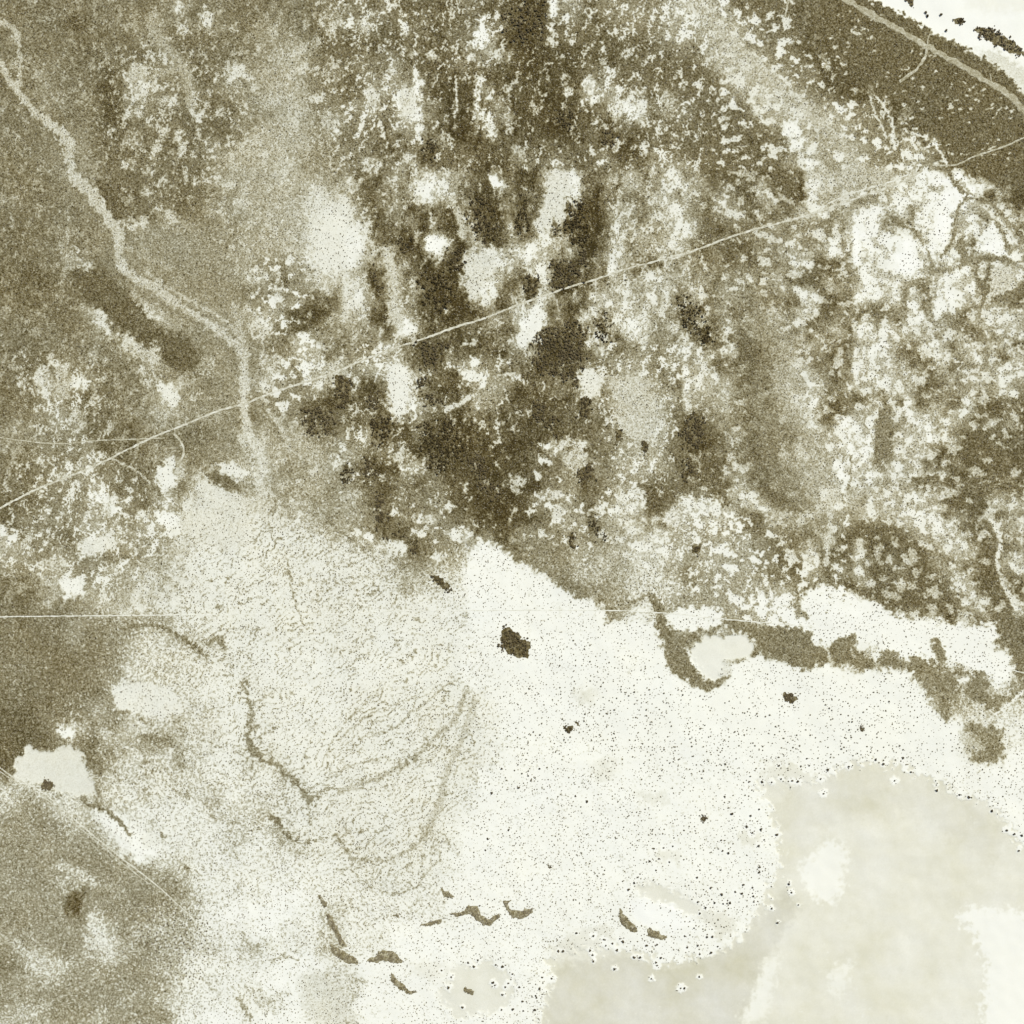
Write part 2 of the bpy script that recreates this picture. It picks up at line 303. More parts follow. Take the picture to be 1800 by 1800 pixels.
# wet salt and mud: (outline, mud amount, cover, feather, warp)
MUD = [
 ([(1318,1378),(1370,1372),(1400,1380),(1450,1368),(1482,1346),(1530,1338),(1590,1350),(1640,1370),(1690,1400),(1740,1412),(1775,1450),(1800,1500),(1890,1560),(1890,1890),(940,1890),(955,1770),(972,1720),(960,1690),(1010,1668),(1100,1668),(1180,1692),(1250,1682),(1300,1650),(1342,1590),(1372,1520),(1362,1450),(1348,1400)],0.75,1.4,4,14),
 ([(1245,1680),(1300,1655),(1345,1600),(1385,1560),(1400,1600),(1340,1700),(1300,1800),(1270,1890),(940,1890),(960,1760),(990,1690),(1100,1680),(1180,1700)],1.0,2.1,18,10),
 ([(1390,1395),(1500,1350),(1560,1352),(1640,1380),(1740,1425),(1770,1500),(1740,1520),(1600,1430),(1480,1440),(1400,1480),(1368,1450)],0.9,1.7,24,12),
 ([(1405,1530),(1440,1490),(1458,1475),(1490,1490),(1480,1560),(1470,1590),(1430,1580),(1410,1545)],0.12,0.6,12,12),
 ([(1682,1608),(1710,1595),(1770,1600),(1890,1620),(1890,1890),(1720,1890),(1735,1690),(1710,1640)],0.1,0.5,10,12),
 ([(1330,1740),(1345,1690),(1370,1680),(1360,1720),(1345,1790),(1300,1800)],0.3,0.8,14,10),
 ([(1455,1710),(1500,1690),(1480,1760),(1460,1740)],0.35,0.9,14,12),
 ([(795,1700),(850,1685),(905,1715),(900,1760),(870,1780),(800,1790),(770,1750)],0.55,1.6,8,10),
 ([(1112,1552),(1150,1552),(1195,1570),(1230,1590),(1235,1612),(1200,1605),(1160,1585),(1120,1570)],0.55,1.6,7,7),
 ([(1100,1585),(1130,1580),(1185,1590),(1205,1612),(1225,1620),(1180,1640),(1150,1632),(1115,1615)],0.0,0.2,6,6),
 ([(1145,1500),(1180,1478),(1200,1500),(1195,1520),(1160,1515)],0.45,1.3,7,8),
 ([(1000,1640),(1070,1625),(1085,1650),(1010,1668)],0.55,1.6,10,8),
 ([(720,1690),(790,1690),(780,1720),(740,1720)],0.4,1.2,12,10),
 ([(1240,1117),(1270,1120),(1308,1112),(1325,1137),(1318,1156),(1272,1163),(1263,1196),(1240,1190),(1222,1170),(1216,1142)],0.3,1.4,4,5),
 ([(30,1332),(50,1310),(70,1322),(90,1322),(120,1308),(145,1325),(152,1355),(165,1372),(170,1398),(130,1400),(80,1385),(24,1366)],0.15,2.1,4,6),
 ([(245,1468),(270,1466),(282,1480),(270,1492),(250,1488)],0.15,1.5,4,5),
 ([(1740,20),(1800,20),(1890,40),(1890,-90),(1650,-90),(1700,10)],0.35,0.5,20,10),
 ([(1300,1465),(1320,1455),(1345,1470),(1325,1490),(1300,1485)],0.5,1.4,7,7),
 ([(1215,1590),(1260,1600),(1302,1616),(1282,1640),(1262,1658),(1260,1632),(1235,1620)],0.6,1.6,7,8),([(960,1668),(1000,1650),(1045,1640),(1060,1670),(1000,1690)],0.55,1.5,8,8),
 ([(1345,1345),(1375,1335),(1400,1350),(1440,1365),(1400,1385),(1340,1380)],0.55,1.5,7,9),
 ([(1010,1210),(1050,1215),(1040,1240),(1015,1235)],0.2,1.9,14,8),([(1040,1340),(1075,1330),(1085,1360),(1050,1375)],0.2,1.7,14,8),
 ([(1110,1390),(1170,1395),(1180,1415),(1130,1410)],0.2,1.7,10,8),
]
# how strongly cover breaks into sharp-edged mottles (outline, amount, feather) over a base of 0.25
MOTTLE = [
 ([(560,-90),(1480,-90),(1600,150),(1720,330),(1890,420),(1890,1230),(1500,1180),(1150,1070),(940,930),(760,960),(640,900),(590,820),(620,560),(640,450),(620,340),(560,200)],0.8,40),
 ([(170,90),(320,60),(450,120),(430,240),(330,380),(200,390),(170,200)],0.6,40),
 ([(20,620),(180,640),(200,800),(330,880),(300,960),(200,1050),(0,1000),(0,850),(80,780)],0.75,30),
 ([(430,460),(540,450),(560,620),(560,760),(480,720)],0.8,20),
 ([(100,1240),(300,1200),(420,1300),(300,1520),(180,1420),(110,1320)],0.5,30),
 ([(350,1120),(430,1110),(440,1200),(380,1200)],0.6,20),
 ([(560,1060),(700,1070),(680,1110),(590,1110)],0.5,20),
 ([(1410,-20),(1900,250),(1900,360),(1690,270),(1520,170),(1400,60)],0.3,12),
 ([(1300,540),(1380,540),(1420,760),(1470,900),(1460,1000),(1380,960),(1300,800)],0.35,24),
 ([(1140,860),(1180,900),(1170,1040),(1030,1040),(1050,920)],0.45,20),
 ([(1300,60),(1400,200),(1500,340),(1460,360),(1360,230),(1230,100)],0.45,20),
]
# ------------------------------------------------------------------ things: thickets, banks, shrubs
THICKET = [  # outline, bush radius, density, bush tone, label
 ([(884,1106),(894,1102),(905,1112),(916,1119),(928,1127),(932,1136),(929,1143),(931,1153),(912,1156),(898,1150),(883,1137),(881,1120)],3.0,0.95,0,'lone dark wedge-shaped thicket standing on the open white flat'),
 ([(935,600),(960,578),(1000,565),(1030,575),(1035,590),(1020,605),(1030,640),(1015,655),(1013,685),(1000,668),(960,657),(940,640)],3.2,.55,0,'largest dark thicket, below the diagonal track in the upper middle'),
 ([(735,600),(790,600),(790,630),(765,650),(740,640)],3.2,.4,0,'square dark thicket just below the diagonal track, left of centre'),
 ([(590,660),(615,665),(618,700),(605,720),(590,700)],3.0,.75,0,'very dark narrow thicket beside the diagonal track where it bends'),
 ([(650,680),(668,690),(665,720),(650,725)],2.8,.6,0,'small oval thicket left of the speckled white glade'),
 ([(530,722),(560,712),(590,730),(580,765),(550,766),(535,745)],3.0,.5,0,'broad dark thicket at the left end of the wooded slope'),
 ([(730,665),(755,660),(750,690),(785,710),(770,716),(740,700)],3.0,.6,0,'hook-shaped thicket between the speckled glade and the white ring'),
 ([(655,735),(690,735),(685,770),(665,785),(655,770)],3.0,.6,0,'oval dark thicket under the lower tip of the speckled glade'),
 ([(735,745),(800,742),(815,790),(790,830),(760,830),(740,790)],3.0,.42,0,'wide patchy thicket in the middle of the wooded slope, left part'),
 ([(820,790),(850,800),(880,870),(870,890),(840,860)],3.0,.45,0,'long patchy thicket at the foot of the wooded slope'),
 ([(603,815),(622,822),(616,846),(602,846)],2.8,.6,0,'small dark thicket at the left foot of the wooded slope'),
 ([(637,805),(660,805),(660,852),(640,842)],2.8,.55,0,'upright oval thicket between two smaller ones at the left foot of the slope'),
 ([(660,868),(672,866),(668,895),(655,892)],2.8,.7,0,'small upright thicket directly above the very dark comma-shaped one'),
 ([(660,905),(676,900),(686,907),(680,925),(683,946),(675,942),(665,920)],2.8,1.0,0,'very dark comma-shaped thicket at the left foot of the slope'),
 ([(694,933),(706,934),(703,943),(695,941)],2.6,1.0,0,'tiny dark bush clump right of the comma-shaped thicket'),
 ([(722,955),(738,955),(736,972),(723,968)],2.8,.7,0,'round thicket below the comma-shaped one at the edge of the flat'),
 ([(762,1010),(772,1012),(780,1022),(791,1030),(790,1038),(778,1034),(768,1024)],2.6,.9,0,'slim dark thicket alone on the flat left of the wedge-shaped one'),
 ([(700,420),(725,418),(723,440),(702,441)],3.0,.65,0,'small dark thicket left of the round white bald spot'),
 ([(775,448),(808,432),(818,450),(800,475),(780,466)],3.0,.6,0,'dark round thicket just right of the white bald spot'),
 ([(735,482),(790,480),(800,520),(770,550),(740,530)],3.2,.42,0,'broad dark thicket below the white bald spot'),
 ([(655,466),(668,485),(671,508),(656,492)],2.8,.7,0,'slim slanting thicket right of the pale hillside'),
 ([(828,342),(858,350),(875,400),(862,430),(835,420),(825,380)],3.2,.5,0,'tall dark thicket right of the pale winding gap'),
 ([(914,350),(926,345),(923,410),(912,420),(908,395)],2.8,.65,0,'narrow upright dark thicket left of the pale slanting glade'),
 ([(998,355),(1028,355),(1036,428),(1012,435),(994,410)],3.2,.55,0,'tall dark thicket right of the pale slanting glade'),
 ([(1010,440),(1030,438),(1034,465),(1022,470)],3.0,.6,0,'round dark thicket just above the diagonal track'),
 ([(970,460),(1008,458),(1025,490),(1000,504),(970,512),(965,490)],3.2,.5,0,'dark thicket touching the diagonal track from above'),
 ([(925,488),(946,490),(942,520),(926,512)],2.8,.75,0,'small very dark thicket left of the one touching the track'),
 ([(970,395),(990,392),(988,410),(968,415)],2.4,.45,0,'thin straggling thicket in the pale glade above the track'),
 ([(880,20),(958,2),(960,70),(900,80)],3.4,.28,0,'wide open thicket at the top edge in the middle'),
 ([(975,195),(1010,195),(1000,230),(980,226)],3.0,.42,0,'small patchy thicket in the upper middle'),
 ([(1058,228),(1086,236),(1076,256),(1060,250)],2.8,.7,0,'dark thicket below the white splashes, upper right of middle'),
 ([(740,250),(765,250),(765,276),(745,280)],3.0,.6,0,'round dark thicket above the pale oval glade'),
 ([(1018,700),(1034,698),(1036,730),(1020,736)],2.8,.7,0,'upright dark thicket below the white knoll'),
 ([(1012,830),(1038,815),(1048,842),(1022,850)],2.8,.7,0,'dark thicket on the pale lower slope, biggest there'),
 ([(1000,935),(1007,935),(1011,968),(1002,962)],2.6,.85,0,'thin upright thicket on the pale lower slope'),
 ([(1084,754),(1094,758),(1092,777),(1083,772)],2.6,.7,0,'small thicket on the pale speckled slope, left one'),
 ([(1130,774),(1140,785),(1136,797),(1128,790)],2.6,.7,0,'small thicket on the pale speckled slope, right one'),
 ([(1198,752),(1222,724),(1240,738),(1232,782),(1202,792)],3.0,.7,0,'large blackish thicket at the right side of the wooded slope'),
 ([(1198,815),(1212,800),(1218,830),(1200,850)],3.0,.5,0,'dark thicket under the large blackish one'),
 ([(1216,960),(1232,960),(1230,972),(1219,973)],2.8,.9,0,'small black bush clump on the pale ground right of the lower slope'),
 ([(1040,905),(1050,900),(1052,930),(1060,950),(1048,948)],2.6,.5,0,'broken line of bush low on the pale slope'),
 ([(1045,560),(1062,545),(1075,575),(1068,600),(1052,590)],2.8,.55,0,'patchy dark thicket among white splashes right of the largest thicket'),
 ([(1190,520),(1225,530),(1260,600),(1235,610),(1195,570)],2.8,.3,0,'long open thicket right of the pale speckled slope'),
 ([(930,705),(945,700),(985,740),(975,765),(950,745)],3.0,.45,0,'slanting patchy thicket inside the wooded slope, right part'),
 ([(1710,50),(1735,48),(1768,66),(1790,80),(1802,98),(1775,92),(1735,70)],2.8,.8,1,'long brown thicket lying on the northern white pan'),
 ([(1674,36),(1690,31),(1697,38),(1686,44)],2.4,.9,1,'small triangular bush clump on the northern white pan'),
 ([(1588,-4),(1606,-4),(1604,14),(1596,6)],2.4,.9,1,'reddish brown bush clump at the top edge on the white pan'),
 ([(1378,1219),(1390,1218),(1401,1227),(1396,1236),(1384,1235),(1378,1228)],2.2,1.1,1,'round brown bush clump on the white flat, the rightmost of the small ones'),
 ([(992,1277),(1004,1276),(1008,1283),(1000,1289),(993,1284)],2.2,1.1,0,'small dark bush clump with a smaller one at its upper right'),
 ([(1012,1270),(1017,1272),(1018,1277),(1013,1275)],1.6,1.1,0,'tiny bush clump just above the small dark one on the flat'),
 ([(1231,1436),(1238,1434),(1242,1440),(1236,1445),(1231,1442)],1.9,1.1,1,'small round bush clump near the corner of the beige pan'),
 ([(1510,1278),(1518,1278),(1520,1283),(1514,1286)],1.8,1.0,1,'small bush clump on the white flat above the beige pan'),
 ([(963,1520),(969,1522),(970,1526),(964,1524)],1.6,1.0,1,'tiny bush clump alone low on the white flat'),
 ([(73,1383),(77,1368),(84,1372),(97,1380),(90,1388),(75,1388)],2.0,.9,1,'bush clump on the grey pan at the left edge'),
]
BANK = [   # outline, label
 ([(737,1627),(755,1620),(776,1616),(774,1622),(752,1628)],'thin straight bank of scrub, left of the wavy bank'),
 ([(790,1606),(815,1603),(823,1592),(840,1594),(845,1610),(860,1617),(876,1606),(877,1612),(865,1624),(850,1626),(838,1616),(825,1606),(800,1611)],'wavy brown bank of scrub on the white flat'),
 ([(884,1585),(897,1582),(892,1590),(898,1600),(915,1602),(938,1596),(931,1608),(915,1616),(898,1610),(890,1598)],'cup-shaped brown bank of scrub right of the wavy bank'),
 ([(1090,1597),(1096,1608),(1115,1626),(1122,1637),(1112,1639),(1094,1626),(1089,1612)],'crescent scrub bank on the left rim of the white oval pan'),
 ([(1140,1630),(1160,1641),(1173,1648),(1164,1653),(1140,1645)],'straight scrub bank on the lower rim of the white oval pan'),
 ([(644,1688),(662,1680),(665,1671),(688,1671),(709,1690),(700,1693),(675,1688),(650,1692)],'humped scrub bank low at left of centre'),
 ([(688,1710),(700,1724),(720,1741),(734,1743),(722,1749),(700,1737),(687,1722)],'long slanting scrub bank below the humped one'),
 ([(817,1731),(822,1739),(834,1743),(829,1748),(817,1743)],'tiny curled scrub bank ringed by white crust'),
 ([(579,1660),(600,1670),(630,1688),(629,1693),(612,1692),(585,1676)],'slanting scrub bank left of the humped one'),
 ([(558,1571),(575,1588),(573,1595),(565,1588)],'short scrub bank, topmost of the slanting chain at lower left'),
 ([(574,1604),(583,1612),(600,1648),(610,1664),(600,1662),(588,1640),(575,1618)],'long thin scrub bank in the slanting chain at lower left'),
 ([(775,1562),(790,1570),(799,1578),(785,1578)],'small ragged scrub bank above the wavy bank'),
 ([(690,1608),(700,1607),(701,1616),(697,1612)],'tiny hooked scrub bank left of the wavy bank'),
]
# biggest single shrubs of the southern flats
S_I = [(350,523),(508,437),(655,400),(668,437),(875,442),(765,458),(728,507),(743,585),(1018,405),(1058,428),(1163,397),(1205,472),(1340,568),(1118,517),(607,520),(578,517),(520,508),(222,600),(403,667),(413,772),(203,830),(405,972),(403,1000),(368,1080),(372,1125),(375,1155),(213,1165),(235,1163),(250,1160),(90,1215),(80,1155),(120,1185),(168,1160),(278,1102),(312,1110),(320,1065),(200,985),(75,1025),(148,1080),(205,1115),(560,1060),(573,1105),(497,800),(430,827),(367,790),(400,858),(88,1550),(10,1610),(60,1293),(128,1340),(157,1338),(80,1385),(150,1422),(90,1430),(1708,778),(1748,797),(1787,805),(1772,886),(1630,675),(1510,603),(1460,590),(420,523),(470,525),(338,757),(358,700),(260,690),(240,897),(210,885),(470,1190),(500,1265),(610,1170),(25,1395),(12,1335),(185,1390)]
S_H = [(880,1585),(1045,1613),(1025,1650),(903,1535),(865,1605),(800,1580),(810,1595),(850,1645),(955,1680),(1020,1725),(905,1722),(700,1495),(720,1462),(670,1475),(815,1487),(850,1497),(565,1605),(530,1515),(580,1550),(1110,1560),(1060,1553),(1240,1320),(1330,1335),(1385,1355),(1395,1387),(1430,1375),(1325,1437),(1312,1412),(1170,1415),(1145,1415),(1330,1470),(1455,1410),(1440,1510),(1470,1350),(1485,1365),(1545,1447),(1575,1447),(1610,1385),(1665,1380),(1660,1475),(1665,1490),(1685,1450),(1635,1560),(1790,1610),(1675,928),(1660,988),(1545,1055),(1565,1025),(1650,875),(1700,870),(1748,862),(1627,940),(1730,945),(1515,1090),(935,552),(985,490),(1000,515),(1045,453),(845,452),(1235,597),(1295,625),(793,580),(883,775),(773,822),(760,882),(730,1175),(940,1605),(1030,1660),(640,1710),(845,1725),(960,1730)]
S_N = [(1627,22),(1630,28),(1654,26),(1663,54)]
SHRUB_SPOT = [(1200+a/3, 1200+b/3) for a, b in S_I] + [(600+a/3, 1200+b/3) for a, b in S_H]
# ways: (name, label, polyline, width, cover, tint)
WAY = [
 ('gravel_road','wide pale gravel road crossing the brown strip at upper right',[(1440,-30),(1490,0),(1530,25),(1580,52),(1630,82),(1680,110),(1730,140),(1770,165),(1800,195),(1840,240)],11,4.3),
 ('track','curved side track leaving the gravel road',[(1629,85),(1627,95),(1624,104),(1612,120),(1592,137),(1581,144)],4.6,3.8),
 ('track','short spur from the gravel road towards the white pan',[(1631,82),(1630,74),(1631,68),(1635,60)],2.8,4.0),
 ('track','short side track at the top edge above the brown strip',[(1386,-20),(1385,0),(1383,14),(1379,30)],4.0,3.8),
 ('track','tiny spur near the right end of the gravel road',[(1746,153),(1742,143),(1741,130)],2.4,4.2),
 ('track','long pale diagonal track from the left edge to the eastern crust',[(-60,920),(0,893),(65,860),(150,826),(190,808),(205,800),(245,780),(290,760),(340,740),(385,722),(430,710),(460,697),(510,680),(570,661),(600,650),(640,632),(700,610),(760,590),(800,575),(850,560),(900,540),(950,522),(1000,505),(1050,490),(1100,473),(1150,460),(1200,447),(1230,437),(1275,420),(1330,402),(1385,388),(1440,371),(1500,350),(1560,330),(1600,312),(1622,299)],3.4,2.9),
 ('track','faint second strand above the diagonal track at its right end',[(1442,366),(1480,346),(1530,330),(1570,318),(1602,304)],2.4,2.6),
 ('track','thin track climbing from the eastern crust to the right edge',[(1640,290),(1672,291),(1690,286),(1710,276),(1740,266),(1770,256),(1800,242),(1860,220)],2.8,3.6),
 ('fence_cutline','thin straight pale cutline running across the middle of the flat',[(-60,1084.5),(0,1084),(200,1082),(400,1080),(600,1079),(700,1074),(1050,1073),(1160,1077),(1270,1088),(1400,1099),(1432,1102)],1.7,1.7),
 ('fence_cutline','short end of the straight cutline at the right edge',[(1776,1177),(1800,1183),(1860,1196)],1.8,2.0),
 ('track','pair of pale wheel lines crossing the lower left, upper line',[(-40,1325),(0,1350),(30,1370),(75,1393),(140,1448),(200,1498),(270,1551),(330,1606),(346,1625)],2.0,2.6),
 ('track','pair of pale wheel lines crossing the lower left, lower line',[(-40,1331),(0,1356),(30,1376),(75,1399),(138,1453),(198,1503),(262,1553)],1.4,3.2),
 ('track','faint thin path at the left edge ending at the diagonal track',[(-40,764),(0,769),(60,777),(110,780),(140,777),(180,774),(240,772),(290,770)],2.0,3.7),
 ('track','short pale path dropping from the diagonal track',[(306,763),(318,776),(323,790),(320,805),(312,816)],3.6,3.4),
]
# clusters of bare white flecks: box, cover, raggedness
FLECK = """
633,28,652,60,1.5,.6|705,40,722,65,1.2,.6|640,80,650,92,2,.6|720,88,738,101,1.4,.5|750,90,773,107,1.8,.6|818,95,836,109,1.6,.5|855,85,900,107,2.4,.8|645,150,672,192,2.4,.8
685,105,702,137,2.2,.7|990,150,1011,172,2,.6|1026,134,1048,165,1.1,.5|1068,168,1098,214,1.7,.6|1118,158,1138,214,1.9,.6|1098,168,1114,190,1.8,.5|1072,242,1091,268,1.5,.5|1163,160,1184,207,3.2,.7
770,230,798,257,2.8,.8|859,215,868,244,1.4,.4|633,278,674,305,2.6,.8|708,268,731,292,2.4,.7|897,257,924,288,3.4,.7|670,430,698,444,3.2,.7|612,316,628,331,1,.4|920,498,964,534,2.4,.6
700,150,735,215,2.2,.5|1325,185,1352,202,1.5,.5|1372,212,1402,237,1,.4|1386,246,1414,268,1.2,.5|1416,276,1434,302,1,.4|1416,316,1431,355,1,.5|1428,358,1446,372,1.4,.5|1386,366,1408,381,2,.6
1336,276,1352,286,1.8,.5|1339,316,1362,352,2.2,.8|1282,375,1298,388,2.4,.6|1231,190,1237,212,2,.6|1224,145,1228,158,1.8,.3|1266,200,1285,215,3,.7|1412,640,1441,722,2.4,.8|1392,715,1410,738,2.2,.7
1632,643,1718,735,2.8,.85|1636,738,1674,778,1.5,.5|1738,648,1782,705,2,.7|1278,830,1318,868,2.2,.7|1322,872,1345,902,2.2,.7|1342,896,1388,928,2.9,.8|1366,946,1384,964,2,.6|1410,965,1442,1002,1.8,.6
1498,968,1534,1022,1.8,.6|1562,972,1602,1028,2.6,.85|1615,966,1668,1015,3.4,.95|1676,1000,1708,1034,1.8,.6|1712,1026,1764,1064,1.8,.6|1775,972,1800,1004,1.5,.5|1732,866,1774,894,2,.7|1786,882,1800,922,1.8,.6
1206,640,1226,700,2.4,.6|1258,640,1290,735,2.6,.9|1268,530,1300,570,2.8,.85|1250,570,1290,600,2.6,.85|1372,500,1400,530,1.8,.6|1408,505,1442,525,1.8,.6|1415,535,1450,570,2,.7|1368,580,1395,600,2.8,.8
1030,545,1062,600,1.8,.75|1045,610,1070,625,2.4,.7|1080,855,1098,900,2.0,.7|1098,855,1135,905,1.6,.55|1165,895,1200,925,2,.6|1040,880,1068,905,2.2,.7|970,885,990,915,2.6,.7|960,770,1040,790,2.2,.7
990,790,1035,830,2.6,.6|725,905,765,920,1.6,.6|770,880,800,900,2.2,.8|780,930,830,950,1.6,.6|640,935,660,950,1.2,.6|655,950,720,985,2.0,.85|885,835,930,860,3,.8|1075,730,1095,760,2.4,.7
940,860,990,880,2.4,.75|755,970,780,990,2,.7|690,790,730,815,2.8,.7|610,860,640,880,3,.8|310,0,322,30,1.8,.6|312,40,335,62,2.2,.7|355,10,372,50,2,.8|402,40,420,62,3,.8
220,108,266,140,2.8,.75|240,155,262,180,2.4,.7|276,170,318,190,2.2,.6|332,155,345,200,2.4,.6|400,110,432,140,2.4,.6|338,195,362,212,2.2,.6|222,228,250,262,3,.8|300,225,325,250,2.8,.7
188,228,200,240,2.2,.4|216,280,232,298,1.6,.5|250,330,270,350,2.6,.6|208,380,262,405,2.8,.8|110,430,140,475,3,.8|140,460,170,475,2.4,.6|60,640,90,700,2.4,.8|90,640,130,700,3,.85
140,650,150,690,2.2,.7|160,675,170,730,2.4,.6|120,720,150,760,2.8,.8|65,805,78,820,1.4,.4|100,830,120,850,2.4,.6|430,470,470,500,2.2,.8|435,560,480,600,2.4,.85|460,620,500,660,2.8,.85
480,480,500,540,2.4,.7|455,660,480,690,2.2,.7|210,600,250,620,2.6,.8|260,600,285,640,3,.8|245,640,275,680,3,.8|560,15,600,60,3.2,.9|570,100,600,150,3,.9|560,195,600,230,2.8,.85
1780,20,1800,60,0.6,.2|30,930,60,960,3,.8|70,980,120,1005,2.6,.8|180,990,210,1010,2.4,.7|180,865,205,905,1.6,.5|140,1010,150,1050,1.6,.4|100,1268,140,1280,2.2,.7|170,1280,195,1300,2.4,.7
1565,560,1600,600,2.2,.7|1680,560,1720,600,2.4,.8|1730,560,1800,600,3,.85|1510,545,1560,600,1.8,.6|1700,800,1720,830,2.8,.8|1660,840,1700,870,2.6,.7|1690,860,1720,890,3,.8|1520,880,1560,900,2.4,.7
"""
# finer cover maps of the wooded slope and the eastern crust, 12 m cells, keyed by corner
FINE = {
 (600, 300): '5565555555543344445566466 4365665455432233455566246 4466665555422233456667735 5556655555432333455777676 3456655556543344454577765 3345655455755666545578664 3345666555567566643568765 3334566555567466654358774 2223666655567467753357774 2223656667665435665357765 2224366657865223675446765 2223565467876323687643444 2234354556676634788743334 2234544555667767788633334 3345665445667776887423335 3443864445567777765423345 3334875445466787767522345 3324585445446787777422356 3324465535456787777533366 3334556345466777877643476 3344566434566774787755465 3444676534567777776765455 4454566633356667766655455 5445556632246666665555666 6554556544555555566566546',
 (900, 300): '6766433324566646435655333 6766543322666556344554333 6767544322566647434555333 6656643322667554565543345 5766632223677664557543344 4766532223777554445554333 5766532236777645455543333 4665322236877653445545443 4564333766877553544444443 5665334357777643443455433 4533334456786643455444333 3323344545787643454453434 3323345545686433445464343 4433345667675633445566445 5532346766466524456545555 5643345877565533445433343 5476347876665544443433345 6374438877665443344334345 6484335554543344433434456 5353355576654333334444455 3332365667544444333444545 3322365575345343333345456 4211355467544443323345434 5322465675342534332345543 4332467776543247423445456',
 (1200, 300): '5556666666667666662343443 4445666666645666662343333 3454655666635666673234443 3455454566634666672344434 4556534566644466662344444 4556645456664556534325444 4556555546655656433325544 3456655555665555544555454 3356676666555455455555453 3366665655555555445455533 4556566666555554455553253 4566566666555535455442243 5556556656655544443552246 4455656656655555323666665 4555555555555545455666554 4545464555555446666655565 4444655554555445666653545 5345554455555544433563455 4445645455555555633366655 3456554555555556663366666 4454545666554455433466555 3545554655554445534666555 4434654455554554456655465 5543553566555444645564346 4655546566555555436446545',
 (1500, 300): '4444464432222421477777777 4444444333221111162567777 4443332243243221111326466 3355543322222111112674677 5545332222222121125556677 4322332254222212253333457 2222354252221134325555346 2222565552221114325623544 1222445542221143323312446 1122222225221143242222345 1222222112522134362211235 1223323112212345562112254 1422221112323233552611223 1324321111342222542643555 5223321112455542232643233 5223243222243222332664433 4223422455532243426644324 3222332535632223325654325 2232332523542212335554556 3355543523642223345545566 5656556532632235554434343 6555666532243556644433434 4235335433455456644334334 3224233344454454665443434 4224333444345443465555443',
 (1200, 600): '3344665566665544544455566 2335543366666555455546665 3524465466666554455556665 4434665665666554444655556 2433465556655554433456654 2434344566666554444345655 2433443566666544443336553 3344443556655554443346554 3444444565556544334245655 4445444556666554333356655 5465544556665554344566665 6675555556665545533366322 6776645556656555443335522 7776665455666555544443332 7776664556666555544443432 6777665565666655444443321 5765655556666655444433442 6666666566666654544433232 7666665555566655444433222 6666663545666655544443213 6566666445666655544443323 6665666334566655554443323 4555665333456665554433233 4434566443345666555443333 4334456454433556655433344',
 (1500, 600): '4332234555322464336443466 3323345665532354435545444 2343345566653445432546633 3333344365654465554554333 2333334434665464345343333 4332334345565545443543444 3332323335666545543453355 5444523346654554445444335 6644535326556456335655566 5434545236644465336666656 4443553323443543346666566 3324554532345334566566556 2424555443234445556556545 3334564343225356666666666 2225563323215335666666665 2225553533355656666656666 2226553343347666665666666 3236553433656455666666566 2335533343656665666666666 3323333333334466656656656 3324453455553665666566566 3334433445655464656656666 3433433332334666666655456 4534334443345666656633534 4343334333332366666644444',
 (1500, 900): '4333433332333655566566545 5555554333332334655643443 6666666544333336666544543 6666666654443333665645545 5666666665444333456645554 4566666666654433345665655 3466656666655544446665433 4546656556654554556664433 3466665566665444646665544 4456655566665643366665565 5456665566666643446665656 6666666666666644336666566 3566666666666665534566646 2335666666666665343366534 2233466655666665644335634 2222345545666666565566645 2222234522335665456666655 2222222422222234454566665 3222222222222222233356666 4222222222242222222445566 5332232222265222222222556 6642245322255222222222356 6653255555455533222222345 4322233566555556554222145 2222222355455432245522255',
}

# ------------------------------------------------------------------ helpers
def put(o, label=None, cat=None, group=None, kind=None):
    if label: o['label'] = label
    if cat: o['category'] = cat
    if group: o['group'] = group
    if kind: o['kind'] = kind
    return o
def mesh_from(name, verts, faces, mat=None, smooth=True):
    me = bpy.data.meshes.new(name); v = np.asarray(verts, np.float32); f = np.asarray(faces, np.int32)
    k = f.shape[1]
    me.vertices.add(len(v)); me.vertices.foreach_set('co', v.ravel())
    me.loops.add(f.size); me.loops.foreach_set('vertex_index', f.ravel())
    me.polygons.add(len(f)); me.polygons.foreach_set('loop_start', np.arange(0, f.size, k, dtype=np.int32))
    me.polygons.foreach_set('loop_total', np.full(len(f), k, np.int32))
    me.update(calc_edges=True)
    me.polygons.foreach_set('use_smooth', np.full(len(f), smooth, bool))
    if mat: me.materials.append(mat)
    return me
def add(name, me, parent=None):
    o = bpy.data.objects.new(name, me); C.objects.link(o)
    if parent: o.parent = parent
    return o
def fattr(me, name, vals):
    a = me.attributes.new(name, 'FLOAT', 'POINT'); a.data.foreach_set('value', np.asarray(vals, np.float32).ravel())
def spline(pts, step):
    P = np.array(pts, float); P = np.vstack([2*P[0]-P[1], P, 2*P[-1]-P[-2]]); out = []
    for i in range(1, len(P)-2):
        n = max(1, int(np.hypot(*(P[i+1]-P[i]))/step)); t = np.linspace(0, 1, n, endpoint=False)[:, None]
        a, b, c, d = P[i-1], P[i], P[i+1], P[i+2]
        out.append(0.5*((2*b)+(c-a)*t+(2*a-5*b+4*c-d)*t*t+(3*b-a-3*c+d)*t**3))
    out.append(P[-2][None]); return np.vstack(out)
def seg_dist(x, y, P, closed):
    n = len(P); d = np.full(x.shape, 1e9)
    for i in range(n if closed else n-1):
        ax, ay = P[i]; bx, by = P[(i+1) % n]; dx, dy = bx-ax, by-ay
        t = np.clip(((x-ax)*dx+(y-ay)*dy)/(dx*dx+dy*dy+1e-9), 0, 1)
        d = np.minimum(d, (x-ax-t*dx)**2+(y-ay-t*dy)**2)
    return np.sqrt(d)
